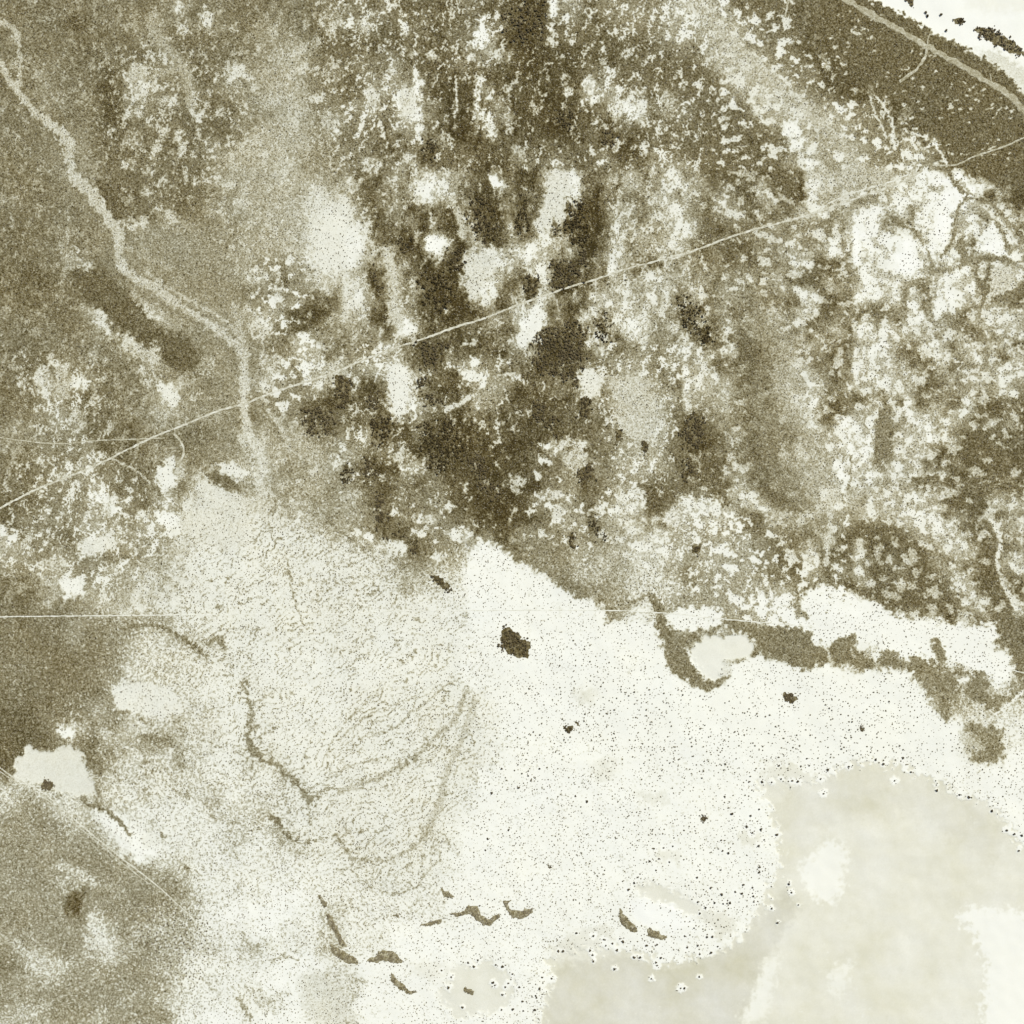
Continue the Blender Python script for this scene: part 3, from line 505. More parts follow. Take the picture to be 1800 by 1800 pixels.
def inside(x, y, P):
    r = np.zeros(x.shape, bool); n = len(P)
    for i in range(n):
        ax, ay = P[i]; bx, by = P[(i+1) % n]
        if ay == by: continue
        r ^= ((ay > y) != (by > y)) & (x < (bx-ax)*(y-ay)/(by-ay)+ax)
    return r

# ------------------------------------------------------------------ cover fields on a fine grid
STEP = 1.8; X0, X1 = -54.0, 1854.0
gx = np.arange(X0, X1+0.01, STEP); N = len(gx)
GX, GY = np.meshgrid(gx, gx)                     # GY grows southward
WX = fbm(GX, GY, 11, 3, 101); WY = fbm(GX, GY, 11, 3, 202)      # edge warp
WF = fbm(GX, GY, 5.5, 2, 505)
WX2 = fbm(GX, GY, 45, 3, 303); WY2 = fbm(GX, GY, 45, 3, 404)
def window(pts, m):
    P = np.array(pts, float); lo = P.min(0)-m; hi = P.max(0)+m
    a = np.clip(((lo-X0)/STEP).astype(int), 0, N-1); b = np.clip(((hi-X0)/STEP).astype(int)+2, 1, N)
    return slice(a[1], b[1]), slice(a[0], b[0])
def poly_mask(pts, feather, warp):
    s = window(pts, feather*1.5+warp*2.5); x = GX[s]+WX[s]*warp*0.55+WF[s]*min(warp*0.25, 2); y = GY[s]+WY[s]*warp*0.55-WF[s]*min(warp*0.25, 2)
    d = seg_dist(x, y, pts, True); d = np.where(inside(x, y, pts), d, -d)
    return s, sstep(-feather*0.7, feather*0.7, d)
def stroke_mask(pts, width, feather, warp):
    P = spline(pts, 8.0)
    s = window(pts, width+feather*1.5+warp*2.5); x = GX[s]+WX[s]*warp*0.5; y = GY[s]+WY[s]*warp*0.5
    d = seg_dist(x, y, P, False) + 0.10*width*WX2[s]+min(0.26*width, 1.8)*WF[s]
    return s, 1-sstep(width*0.5-feather*0.5, width*0.5+feather*0.5, d)

rows = COVER.split(); M0 = np.array([[float(c) for c in r] for r in rows])
M0 = np.pad(M0, 6, mode='edge')
def bilerp(M, x, y):
    u = x/30.0-0.5+6; v = y/30.0-0.5+6
    u = np.clip(u, 0, M.shape[1]-1.001); v = np.clip(v, 0, M.shape[0]-1.001)
    i = u.astype(int); j = v.astype(int); a = u-i; b = v-j; a = a*a*(3-2*a); b = b*b*(3-2*b)
    return (M[j, i]*(1-a)+M[j, i+1]*a)*(1-b)+(M[j+1, i]*(1-a)+M[j+1, i+1]*a)*b
PATCH = [(p_, t_+0.55, fe_, wa_, 0) if (ly_ == 1 and t_ <= 2.4 and np.mean([q[0] for q in p_]) > 1380 and 300 < np.mean([q[1] for q in p_]) < 1000) else (p_, t_, fe_, wa_, ly_) for p_, t_, fe_, wa_, ly_ in PATCH]
T = bilerp(M0, GX+WX2*7+WX*3, GY+WY2*7+WY*3)
for (fx, fy), txt in FINE.items():
    A = np.array([[float(c) for c in r] for r in txt.split()]); s = window([(fx, fy), (fx+300, fy+300)], 8)
    x = GX[s]+WX[s]*2.0+WF[s]; y = GY[s]+WY[s]*2.0-WF[s]
    q = np.clip((x-fx)/12-0.5, 0, 23.999); r = np.clip((y-fy)/12-0.5, 0, 23.999); i = q.astype(int); j = r.astype(int); a = q-i; c = r-j
    v = (A[j, i]*(1-a)+A[j, i+1]*a)*(1-c)+(A[j+1, i]*(1-a)+A[j+1, i+1]*a)*c
    e = np.minimum(np.minimum(GX[s]-fx, fx+300-GX[s]), np.minimum(GY[s]-fy, fy+300-GY[s])); m = sstep(-6, 6, e)
    T[s] = T[s]*(1-m)+v*m
FINEM = np.zeros(T.shape)
for (fx, fy) in FINE: FINEM[window([(fx, fy), (fx+300, fy+300)], 0)] = 1
def in_fine(pts):
    c = np.mean(np.array(pts, float), 0); return any(fx <= c[0] < fx+300 and fy <= c[1] < fy+300 for fx, fy in FINE)
for pts, tone, fe, wa, layer in PATCH:
    if layer == 0 and not in_fine(pts):
        s, m = poly_mask(pts, fe, wa); T[s] = T[s]*(1-m)+tone*m
SOUTH = sstep(760, 960, GY+0.12*(GX-600))*(1-sstep(1150, 1300, GX)*(1-sstep(1180, 1260, GY)))
SOUTH *= 1-(1-sstep(300, 370, GX+WX2*10))*(1-sstep(1030, 1100, GY+WY2*10))
T += FINEM*np.clip((T-4.3)*0.28, -0.9, 0.7)
MO = 0.3+0.25*SOUTH*(1-sstep(4.3, 5.2, T))
for pts, amt, fe in MOTTLE:
    s, m = poly_mask(pts, fe, 14); MO[s] = MO[s]*(1-m)+amt*m
# mottles: long in the down-slope direction, several sizes
nA = fbm(GX+0.35*GY+WX*3, GY*0.62-0.15*GX+WY*3, 15, 4, 11, 0.68)
nB = fbm(GX+WX*2, GY*0.85+WY*2, 7.5, 3, 21, 0.8)
nC = fbm(GX+0.5*GY, GY*0.8, 38, 4, 31, 0.62)
sel = sstep(-0.6, 0.6, fbm(GX, GY, 120, 2, 41))
n = nA*(1.0-0.4*sel)+nB*(0.28+0.3*sel)+nC*0.25; n = n/n.std()
FAN = [(330,900),(480,880),(640,960),(860,1120),(880,1250),(800,1480),(720,1560),(520,1500),(380,1300),(300,1080)]
s, fanm = poly_mask(FAN, 70, 20); FANF = np.zeros(T.shape); FANF[s] = fanm
phi = (0.64*GX+0.77*GY)+0.00035*(GX-300)*(GY-1000)+fbm(GX, GY, 60, 3, 61)*9+fbm(GX, GY, 9, 2, 62)*1.6
ridge = np.abs(np.sin(phi*math.pi/12.0))
lines = (1-sstep(0.10, 0.34, ridge))*sstep(-0.35, 0.5, fbm(GX*0.6-GY*0.4, GX*0.4+GY*0.6, 30, 3, 66))
strings = (1-sstep(0.12, 0.5, ridge))*sstep(-0.6, 0.9, fbm(GX, GY, 22, 3, 63))
nF = fbm(GX+WX, GY+WY, 4.8, 2, 26, 0.8)
n = n*(1-0.8*SOUTH)+nF*SOUTH*(0.9-0.35*FANF)-FANF*(strings*2.3-0.6)
# puffy crust lobes parted by dark creases in the east and along the western fringe
bl = np.abs(fbm(GX+WX*2.5+0.25*GY, GY*1.15+WY*2.5-0.3*GX, 30, 3, 27, 0.55)); bl = (bl-bl.mean())/bl.std()
EAST = sstep(1180, 1300, GX+WX2*20)*(1-sstep(1090, 1150, GY))
s, m = poly_mask([(425,455),(520,450),(560,540),(560,760),(470,740),(430,600)], 20, 12); EAST[s] = np.maximum(EAST[s], m)
s, m = poly_mask([(900,700),(1100,830),(1180,860),(1180,1000),(940,960),(600,960),(600,880),(760,900)], 30, 12); EAST[s] = np.maximum(EAST[s], 0.7*m)
n = n*(1-EAST)+(0.95*bl+0.30*nA+0.30*nB)*EAST
# long north-south streaks through the bush
NS = fbm(GX+WX*2, GY*0.42+WY*1.5, 15, 4, 28, 0.7)
CORE = np.exp(-(((GX-860)/300)**2+((GY-480)/470)**2)**2)
n = n*(1-0.45*CORE)+NS*0.45*CORE; MO = MO*(1-0.3*FINEM)
srt = np.sort(n.ravel()[::37]); u = np.interp(n, srt, np.linspace(0, 1, len(srt)))
T = T*(1-FANF)+np.minimum(T, 1.75+0.25*T)*FANF
lo = np.minimum(np.maximum(0.7, T-4.7), T-0.05); hi = np.maximum(T+0.9, 4.6)
p = (T-lo)/np.maximum(hi-lo, 0.3)
soft = 0.06
mot = lo+(hi-lo)*sstep(-soft, soft, p-u)
T = T*(1-MO)+mot*MO
# soft cloudiness and grain of tufts
T += 0.16*fbm(GX, GY, 60, 4, 51)*sstep(1.5, 4, T)
# small white scalds scattered through the brown ground
sp1 = fbm(GX+0.3*GY, GY*0.8, 8.0, 2, 52)+0.55*fbm(GX, GY, 48, 3, 53)
T -= np.clip(MO-0.1, 0, 0.6)*5.0*sstep(1.75, 2.3, sp1)*sstep(3.2, 5.0, T)
NSD = fbm(GX, GY*0.5, 16, 4, 54, 0.7)
T += CORE*1.5*sstep(0.35, 1.0, NSD)*sstep(3.5, 5.5, T)
for pts, w, tone, fe, wa in STROKE:               # broad belts first
    if w >= 28:
        s, m = stroke_mask(pts, w, fe, wa); m = m*(1-0.45*sstep(0.3, 0.9, nA[s])*(1 if tone > 5.3 else 0.3)); T[s] = T[s]*(1-m)+tone*m
for pts, tone, fe, wa, layer in PATCH:
    if layer == 1:
        s, m = poly_mask(pts, fe, wa)
        if 0.7 < tone < 3.5: m = m*(1-0.75*sstep(0.9, 1.3, nA[s]*0.75+nB[s]*0.5)*MO[s])
        T[s] = T[s]*(1-m)+tone*m
for line in FLECK.split():
    for q in line.split('|'):
        x0, y0, x1, y1, tone, br = [float(v) for v in q.split(',')]
        if in_fine([(x0, y0), (x1, y1)]): continue
        cx_, cy_, hx, hy = (x0+x1)/2, (y0+y1)/2, (x1-x0)/2, (y1-y0)/2
        s = window([(x0, y0), (x1, y1)], 14)
        x = GX[s]+WX[s]*3.5+WF[s]*1.2; y = GY[s]+WY[s]*3.5+WF[s]*1.2
        d = (1-np.sqrt(((x-cx_)/hx)**2+((y-cy_)/hy)**2))*min(hx, hy)
        m = sstep(-2.5, 3.0, d)*((1-br)+br*sstep(-0.15, 0.35, nA[s]*0.6+nB[s]*0.7+0.25))
        T[s] = T[s]*(1-m)+tone*m
for pts, w, tone, fe, wa in STROKE:
    if w >= 28: continue
    s, m = stroke_mask(pts, w, fe, wa); m = m*(1-(0.3 if tone > 4.1 else 0.08)*sstep(0.1, 0.8, nF[s])); T[s] = T[s]*(1-m)+tone*m
for pts, rad, dens, tone, label in THICKET:
    if dens < 0.8 and tone == 0:
        s, m = poly_mask(pts, 8, 15); m = m*(0.25+0.75*sstep(-0.7, 0.3, NSD[s]+0.5*nB[s])); T[s] = T[s]*(1-m)+7.6*m
# pale ground carries its speckle as plants, so the soil itself is lighter
T -= SOUTH*0.3*sstep(1.3, 2.4, T)*(1-sstep(3.8, 5.0, T))
MUDF = np.zeros(T.shape)
for pts, amt, tone, fe, wa in MUD:
    s, m = poly_mask(pts, fe, wa); T[s] = T[s]*(1-m)+tone*m; MUDF[s] = MUDF[s]*(1-m)+amt*m
PANM = np.zeros(T.shape)
for k in (0, 7, 8, 13, 14): s, m = poly_mask(MUD[k][0], MUD[k][3], MUD[k][4]); PANM[s] = np.maximum(PANM[s], m)
r_h = np.random.default_rng(9)
for x, y in SHRUB_SPOT:                       # raised white crust round each big shrub
    rr = r_h.uniform(3.5, 8.5); s = window([(x, y)], rr+6)
    d = np.hypot(GX[s]-x, GY[s]-y)+1.6*WF[s]; m = 1-sstep(rr-2, rr+2, d)
    T[s] = T[s]*(1-m)+0.5*m; MUDF[s] *= 1-m; PANM[s] *= 1-m
sk = fbm(GX*0.6+GY*0.1, GY*1.5, 6, 2, 64)+0.6*fbm(GX, GY, 70, 2, 65)
MUDF *= 1-0.6*sstep(2.0, 2.6, sk)
# reticulate cells of cover on the bare parts of the lower left and the east
cell = np.abs(fbm(GX, GY, 20, 3, 71, 0.5))
T += FANF*lines*1.7*(1-sstep(4, 5.5, T))+0.18*FANF
VEIN = np.zeros(T.shape); s, m = poly_mask([(200,1230),(420,1180),(600,1250),(800,1300),(780,1460),(660,1560),(480,1500),(300,1480),(200,1380)], 60, 20); VEIN[s] = m
T += (1-sstep(0.03, 0.13, cell))*2.0*VEIN*sstep(-0.5, 0.6, fbm(GX, GY, 30, 2, 72))*(1-MUDF)*(1-sstep(4, 5, T))
T += (1-sstep(0.05, 0.22, cell))*0.35*sstep(1.2, 2.2, T)*(1-sstep(4.5, 6, T))*(1-MUDF)*sstep(300, 420, GX*0+GY*0.5)
# small pale scalds on the brown northern strip
STRIP = [(1330,-20),(1500,0),(1640,90),(1800,200),(1890,260),(1890,340),(1690,300),(1560,190),(1440,120)]
s, stm = poly_mask(STRIP, 14, 10)
sc = fbm(GX[s]*0.75+GY[s]*0.25, GY[s]*1.15, 9, 2, 81)
dens = fbm(GX[s], GY[s], 70, 2, 82)
T[s] -= stm*4.2*sstep(1.3, 1.6, sc+0.5*dens)
# coarse tuft grain
gr = rng.standard_normal(T.shape)
T += gr*0.8*sstep(1.3, 4.0, T)*(1-0.8*PANM)+gr*0.10
T = np.clip(T, 0.05, 9.3)
# smooth copy for placing plants
def blur(A, k):
    B = A.copy()
    for _ in range(k):
        B = (B+np.roll(B, 1, 0)+np.roll(B, -1, 0)+np.roll(B, 1, 1)+np.roll(B, -1, 1))/5
    return B
TS = blur(T, 2)
# warm brown against grey-green
HUE = 0.5+0.22*fbm(GX, GY, 80, 3, 91)+0.12*fbm(GX, GY, 8, 2, 92)
HUE += 0.35*(1-sstep(420, 640, GX-0.0*GY))*-sstep(1250, 1500, GY)            # greyer steppe in the south-west corner
HUE += 0.2*sstep(1200, 1500, GX)
s, m = poly_mask([(120,1565),(145,1570),(142,1600),(128,1612),(117,1600)], 12, 6); HUE[s] += m*1.2
HUE = np.clip(HUE, 0, 1.6)
# relief: hummocks under the cover, shallow pans, drainage
Z = 0.10*TS+0.9*fbm(GX, GY, 160, 4, 95)+0.10*fbm(GX, GY, 7, 3, 96)*sstep(1.5, 5, TS)-0.8*PANM
WAYM = np.zeros(T.shape)
for nm, lb, pts, w, tone in WAY:
    s, m = stroke_mask(pts, w+5, 6, 0); WAYM[s] = np.maximum(WAYM[s], m)
ZB = blur(Z, 40); Z = Z*(1-WAYM)+ZB*WAYM
ZR = ZB*0+Z
def sample(A, x, y):
    u_ = np.clip((np.asarray(x)-X0)/STEP, 0, N-1.001); v_ = np.clip((np.asarray(y)-X0)/STEP, 0, N-1.001)
    i = u_.astype(int); j = v_.astype(int); a = u_-i; b = v_-j
    return (A[j, i]*(1-a)+A[j, i+1]*a)*(1-b)+(A[j+1, i]*(1-a)+A[j+1, i+1]*a)*b

# ------------------------------------------------------------------ materials
def srgb(r, g, b, k=1.0):
    f = lambda c: (c/255/12.92 if c <= 10 else ((c/255+0.055)/1.055)**2.4)*k
    return (f(r), f(g), f(b), 1)
LK = 0.84                                       # daylight level the ramp was measured under
def nt(name):
    m = bpy.data.materials.new(name); m.use_nodes = True
    t = m.node_tree; b = t.nodes['Principled BSDF']
    b.inputs['Roughness'].default_value = 0.95; b.inputs['Specular IOR Level'].default_value = 0.1
    return m, t, b
def ramp(t, stops):
    r = t.nodes.new('ShaderNodeValToRGB'); e = r.color_ramp.elements
    while len(e) < len(stops): e.new(0.5)
    for el, (p_, c_) in zip(e, stops): el.position = p_; el.color = c_
    return r
BROWN = [(0,(253,253,243)),(1,(248,248,234)),(2,(235,234,216)),(3,(212,209,186)),(4,(188,182,153)),(5,(164,156,124)),(6,(138,128,95)),(7,(112,101,67)),(8,(84,72,38)),(9.5,(54,43,15))]
_B = [(0,(253,253,243)),(1,(248,248,234)),(2,(234,233,214)),(3,(210,207,182)),(4,(184,178,147)),(5,(158,150,116)),(6,(131,121,86)),(7,(108,96,61)),(8,(84,72,38)),(9.5,(54,43,15))]
GREYG = [(0,(252,253,245)),(1,(246,247,236)),(2,(232,233,219)),(3,(209,208,189)),(4,(184,181,156)),(5,(160,155,128)),(6,(135,128,99)),(7,(110,102,72)),(8,(82,73,42)),(9.5,(53,45,19))]
_G = [(0,(252,253,245)),(1,(246,247,236)),(2,(231,232,217)),(3,(206,205,185)),(4,(179,176,150)),(5,(154,149,120)),(6,(128,121,91)),(7,(106,97,66)),(8,(82,73,42)),(9.5,(53,45,19))]
def soil_material(name, attr=True, const=4.5, var=0.6):
    m, t, b = nt(name); L = t.links.new
    geo = t.nodes.new('ShaderNodeNewGeometry')
    if attr:
        a = t.nodes.new('ShaderNodeAttribute'); a.attribute_name = 'cover'; cov = a.outputs['Fac']
        h = t.nodes.new('ShaderNodeAttribute'); h.attribute_name = 'hue'; hue = h.outputs['Fac']
        mu = t.nodes.new('ShaderNodeAttribute'); mu.attribute_name = 'mud'
    else:
        n0 = t.nodes.new('ShaderNodeTexNoise'); n0.inputs['Scale'].default_value = 0.004; n0.inputs['Detail'].default_value = 9; n0.inputs['Roughness'].default_value = 0.7
        L(geo.outputs['Position'], n0.inputs['Vector'])
        mr = t.nodes.new('ShaderNodeMapRange'); mr.inputs['From Min'].default_value = 0.3; mr.inputs['From Max'].default_value = 0.7
        mr.inputs['To Min'].default_value = const-2; mr.inputs['To Max'].default_value = const+2
        L(n0.outputs['Fac'], mr.inputs['Value']); cov = mr.outputs[0]; hue = None
    # fine tuft grain, stronger where there is cover
    n1 = t.nodes.new('ShaderNodeTexNoise'); n1.inputs['Scale'].default_value = 0.5; n1.inputs['Detail'].default_value = 4; n1.inputs['Roughness'].default_value = 0.7
    L(geo.outputs['Position'], n1.inputs['Vector'])
    sub = t.nodes.new('ShaderNodeMath'); sub.operation = 'SUBTRACT'; L(n1.outputs['Fac'], sub.inputs[0]); sub.inputs[1].default_value = 0.5
    amp = t.nodes.new('ShaderNodeMapRange'); amp.inputs['From Min'].default_value = 1; amp.inputs['From Max'].default_value = 4
    amp.inputs['To Min'].default_value = 0.9; amp.inputs['To Max'].default_value = 8.5; L(cov, amp.inputs['Value'])
    mul = t.nodes.new('ShaderNodeMath'); mul.operation = 'MULTIPLY'; L(sub.outputs[0], mul.inputs[0]); L(amp.outputs[0], mul.inputs[1])
    ad = t.nodes.new('ShaderNodeMath'); ad.operation = 'ADD'; L(cov, ad.inputs[0]); L(mul.outputs[0], ad.inputs[1])
    dv = t.nodes.new('ShaderNodeMath'); dv.operation = 'MULTIPLY'; dv.inputs[1].default_value = 0.1; L(ad.outputs[0], dv.inputs[0])
    ra = ramp(t, [(p_/10, srgb(*c_, LK)) for p_, c_ in GREYG]); rb = ramp(t, [(p_/10, srgb(*c_, LK)) for p_, c_ in BROWN])
    L(dv.outputs[0], ra.inputs['Fac']); L(dv.outputs[0], rb.inputs['Fac'])
    mx = t.nodes.new('ShaderNodeMix'); mx.data_type = 'RGBA'; L(ra.outputs[0], mx.inputs[6]); L(rb.outputs[0], mx.inputs[7])
    if hue: L(hue, mx.inputs[0])
    else: mx.inputs[0].default_value = 0.6
    out = mx.outputs[2]
    if attr:
        # wet beige mud with faint drying clouds
        n2 = t.nodes.new('ShaderNodeTexNoise'); n2.inputs['Scale'].default_value = 0.012; n2.inputs['Detail'].default_value = 7; n2.inputs['Roughness'].default_value = 0.62
        L(geo.outputs['Position'], n2.inputs['Vector'])
        rm = ramp(t, [(0.32, srgb(221,218,192,LK)), (0.5, srgb(231,229,210,LK)), (0.68, srgb(239,238,224,LK))]); L(n2.outputs['Fac'], rm.inputs['Fac'])
        dk = t.nodes.new('ShaderNodeMapRange'); dk.inputs['From Min'].default_value = 1.0; dk.inputs['From Max'].default_value = 2.2
        dk.inputs['To Min'].default_value = 1.04; dk.inputs['To Max'].default_value = 0.88; L(cov, dk.inputs['Value'])
        vs = t.nodes.new('ShaderNodeVectorMath'); vs.operation = 'SCALE'; L(rm.outputs[0], vs.inputs[0]); L(dk.outputs[0], vs.inputs['Scale'])
        m2 = t.nodes.new('ShaderNodeMix'); m2.data_type = 'RGBA'; L(mu.outputs['Fac'], m2.inputs[0]); L(out, m2.inputs[6]); L(vs.outputs[0], m2.inputs[7])
        out = m2.outputs[2]
    L(out, b.inputs['Base Color'])
    return m
SOIL = soil_material('salt_crust_and_steppe')
FARSOIL = soil_material('far_steppe', False, 4.6)
def plant_material(name, cols):
    m, t, b = nt(name); oi = t.nodes.new('ShaderNodeObjectInfo'); g = t.nodes.new('ShaderNodeNewGeometry')
    n_ = t.nodes.new('ShaderNodeTexNoise'); n_.inputs['Scale'].default_value = 0.23; n_.inputs['Detail'].default_value = 2
    t.links.new(g.outputs['Position'], n_.inputs['Vector'])
    a_ = t.nodes.new('ShaderNodeMath'); a_.operation = 'MULTIPLY_ADD'; t.links.new(oi.outputs['Random'], a_.inputs[0]); a_.inputs[1].default_value = 0.5; t.links.new(n_.outputs['Fac'], a_.inputs[2])
    r = ramp(t, [(0.3+0.55*i/(len(cols)-1), c_) for i, c_ in enumerate(cols)])
    t.links.new(a_.outputs[0], r.inputs['Fac']); t.links.new(r.outputs[0], b.inputs['Base Color']); return m
SHRUBM = plant_material('grey_olive_shrub', [(.075,.064,.036,1),(.13,.112,.068,1),(.20,.175,.115,1)])
TUFTM = plant_material('dry_tuft', [(.12,.103,.063,1),(.20,.175,.118,1),(.29,.26,.185,1)])
BUSHM = plant_material('dark_bush', [(.034,.025,.009,1),(.066,.051,.022,1),(.11,.088,.046,1)])
BUSHB = plant_material('brown_bush', [(.045,.034,.014,1),(.085,.066,.034,1),(.13,.105,.062,1)])
BANKM = plant_material('brown_scrub', [(.10,.082,.048,1),(.16,.135,.085,1),(.24,.205,.14,1)])
WOODM = plant_material('grey_bark', [(.09,.075,.055,1),(.13,.11,.08,1)])

# ------------------------------------------------------------------ ground: crust, steppe and pans
VID = np.arange(N*N).reshape(N, N)
quads = np.stack([VID[1:, :-1], VID[1:, 1:], VID[:-1, 1:], VID[:-1, :-1]], -1).reshape(-1, 4)
flip = (np.add.outer(np.arange(N-1), np.arange(N-1)) % 2 == 1).ravel(); quads[flip] = np.roll(quads[flip], 1, axis=1)
pan_q = (PANM[:-1, :-1] > 0.5).ravel()
NORTH = np.zeros(T.shape); s, m = poly_mask(PATCH[[i for i, q in enumerate(PATCH) if q[0][0] == (1530, -90)][0]][0], 3, 6); NORTH[s] = m
north_q = (NORTH[:-1, :-1] > 0.5).ravel() & ~pan_q
PV = np.stack([GX-900, 900-GY, Z], -1).reshape(-1, 3)
def sheet(name, mask, label, cat=None):
    q = quads[mask]; used = np.unique(q); re = np.zeros(N*N, np.int32); re[used] = np.arange(len(used))
    me = mesh_from(name, PV[used], re[q], SOIL)
    fattr(me, 'cover', T.ravel()[used]); fattr(me, 'hue', HUE.ravel()[used]); fattr(me, 'mud', MUDF.ravel()[used])
    return put(add(name, me), label, None, None, 'structure')
sheet('ground', ~(pan_q | north_q), 'pale crust and brown steppe ground mottled with low cover')
sheet('salt_pan', pan_q, 'smooth beige mud and salt pan floors at lower right and beside the flats')
sheet('white_pan', north_q, 'bright white salt pan floor in the upper right corner')
# land beyond the surveyed square, out to the horizon
ext = [X0, -1500, -6000, -30000]; ov, of = [], []
ring = [(X0, X0), (X1, X0), (X1, X1), (X0, X1)]
def sub_ring(lo_, hi_, k):
    e = np.linspace(0, 1, k, endpoint=False); o_ = []
    cs = [(lo_, lo_), (hi_, lo_), (hi_, hi_), (lo_, hi_)]
    for i in range(4):
        a, b = np.array(cs[i], float), np.array(cs[(i+1) % 4], float)
        for q in e: o_.append(a+(b-a)*q)
    return np.array(o_)
K = (N-1)//8; lev = [sub_ring(X0, X0+STEP*(N-1), K)]+[sub_ring(900-d, 900+d, K) for d in (1150, 1600, 2600, 5000, 12000, 40000)]
for i, r in enumerate(lev):
    z = sample(Z, r[:, 0], r[:, 1]) if i == 0 else (1.5*fbm(r[:, 0], r[:, 1], 400, 2, 97)-1.0)
    if i == 0: z = z-0.15
    ov.append(np.stack([r[:, 0]-900, 900-r[:, 1], z], -1))
n4 = 4*K
for i in range(len(lev)-1):
    for k in range(n4): of.append((i*n4+k, (i+1)*n4+k, (i+1)*n4+(k+1) % n4, i*n4+(k+1) % n4)[::-1])
put(add('surrounding_plain', mesh_from('surrounding_plain', np.vstack(ov), of, FARSOIL)), 'flat brown plain reaching to the horizon', None, None, 'structure')

# ------------------------------------------------------------------ ways
def way(name, label, pts, w, tone, idx):
    P = spline(pts, 2.0 if w < 8 else 3.0); d = np.gradient(P, axis=0); d /= np.hypot(d[:, 0], d[:, 1])[:, None]+1e-9
    nrm = np.stack([-d[:, 1], d[:, 0]], -1); k = np.arange(len(P))
    wob = fbm(k*2.0, k*0+idx*37.0, 14, 3, 111); wl = w*0.5*(1+0.26*fbm(k*2.0, k*0+idx*11.0+5, 9, 3, 112)); wr = w*0.5*(1+0.26*fbm(k*2.0, k*0+idx*13.0+9, 9, 3, 113))
    P = P+nrm*(0.10*w*wob)[:, None]
    cols = [-1.0, -0.72, -0.35, 0.0, 0.35, 0.72, 1.0]; hz = [0.02, 0.30, 0.10, 0.16, 0.10, 0.30, 0.02]
    tn = [0.6, -0.1, -0.1, 0.25, -0.1, -0.1, 0.6] if w > 8 else [0.5, 0.0, -0.3, 0.3, -0.3, 0.0, 0.5]
    V, Tn = [], []
    for c_, h_, t_ in zip(cols, hz, tn):
        off = np.where(c_ < 0, wl, wr)*c_; q = P+nrm*off[:, None]
        z = sample(Z, q[:, 0], q[:, 1])+0.10+h_*min(1, w/8)
        V.append(np.stack([q[:, 0]-900, 900-q[:, 1], z], -1))
        Tn.append(tone+t_+0.6*fbm(q[:, 0], q[:, 1], 9, 4, 114))
    V = np.stack(V, 1); n_, c_ = V.shape[:2]; Tn = np.stack(Tn, 1)
    I = np.arange(n_*c_).reshape(n_, c_)
    F = np.stack([I[:-1, :-1], I[1:, :-1], I[1:, 1:], I[:-1, 1:]], -1).reshape(-1, 4)
    e1 = V[1, 0]-V[0, 0]; e2 = V[0, 1]-V[0, 0]
    if np.cross(e1, e2)[2] < 0: F = F[:, ::-1]
    me = mesh_from(name, V.reshape(-1, 3), F, SOIL)
    fattr(me, 'cover', Tn); fattr(me, 'hue', np.full(Tn.shape, 0.7)); fattr(me, 'mud', np.zeros(Tn.shape))
    put(add(name, me), label, None, None, 'structure')
for i, (nm, lb, pts, w, tone) in enumerate(WAY): way(nm, lb, pts, w, tone, i)

# ------------------------------------------------------------------ shrubs and thickets
def ico():
    t = (1+5**.5)/2
    v = np.array([(-1,t,0),(1,t,0),(-1,-t,0),(1,-t,0),(0,-1,t),(0,1,t),(0,-1,-t),(0,1,-t),(t,0,-1),(t,0,1),(-t,0,-1),(-t,0,1)], float)
    f = np.array([(0,11,5),(0,5,1),(0,1,7),(0,7,10),(0,10,11),(1,5,9),(5,11,4),(11,10,2),(10,7,6),(7,1,8),(3,9,4),(3,4,2),(3,2,6),(3,6,8),(3,8,9),(4,9,5),(2,4,11),(6,2,10),(8,6,7),(9,8,1)])
    return v/np.linalg.norm(v[0]), f
IV, IF = ico()
def clumps(cx, cy, r, zbase, r2, squash=0.75):
    """leaf clumps as rough 20-sided tufts, one array of them joined"""
    n_ = len(cx); V = np.repeat(IV[None], n_, 0); a = r2.random(n_)*6.283; b = r2.random(n_)*6.283
    ca, sa, cb, sb = np.cos(a), np.sin(a), np.cos(b), np.sin(b)
    x, y, z = V[..., 0].copy(), V[..., 1].copy(), V[..., 2].copy()
    y, z = y*ca[:, None]-z*sa[:, None], y*sa[:, None]+z*ca[:, None]
    x, y = x*cb[:, None]-y*sb[:, None], x*sb[:, None]+y*cb[:, None]
    j = 0.62+0.7*r2.random((n_, 12))
    sx = 0.75+0.5*r2.random(n_)
    x = x*j*(r*sx)[:, None]+cx[:, None]; y = y*j*(r/sx)[:, None]+cy[:, None]; z = z*j*(r*squash)[:, None]+zbase[:, None]
    return np.stack([x, y, z], -1).reshape(-1, 3), (IF[None]+12*np.arange(n_)[:, None, None]).reshape(-1, 3)

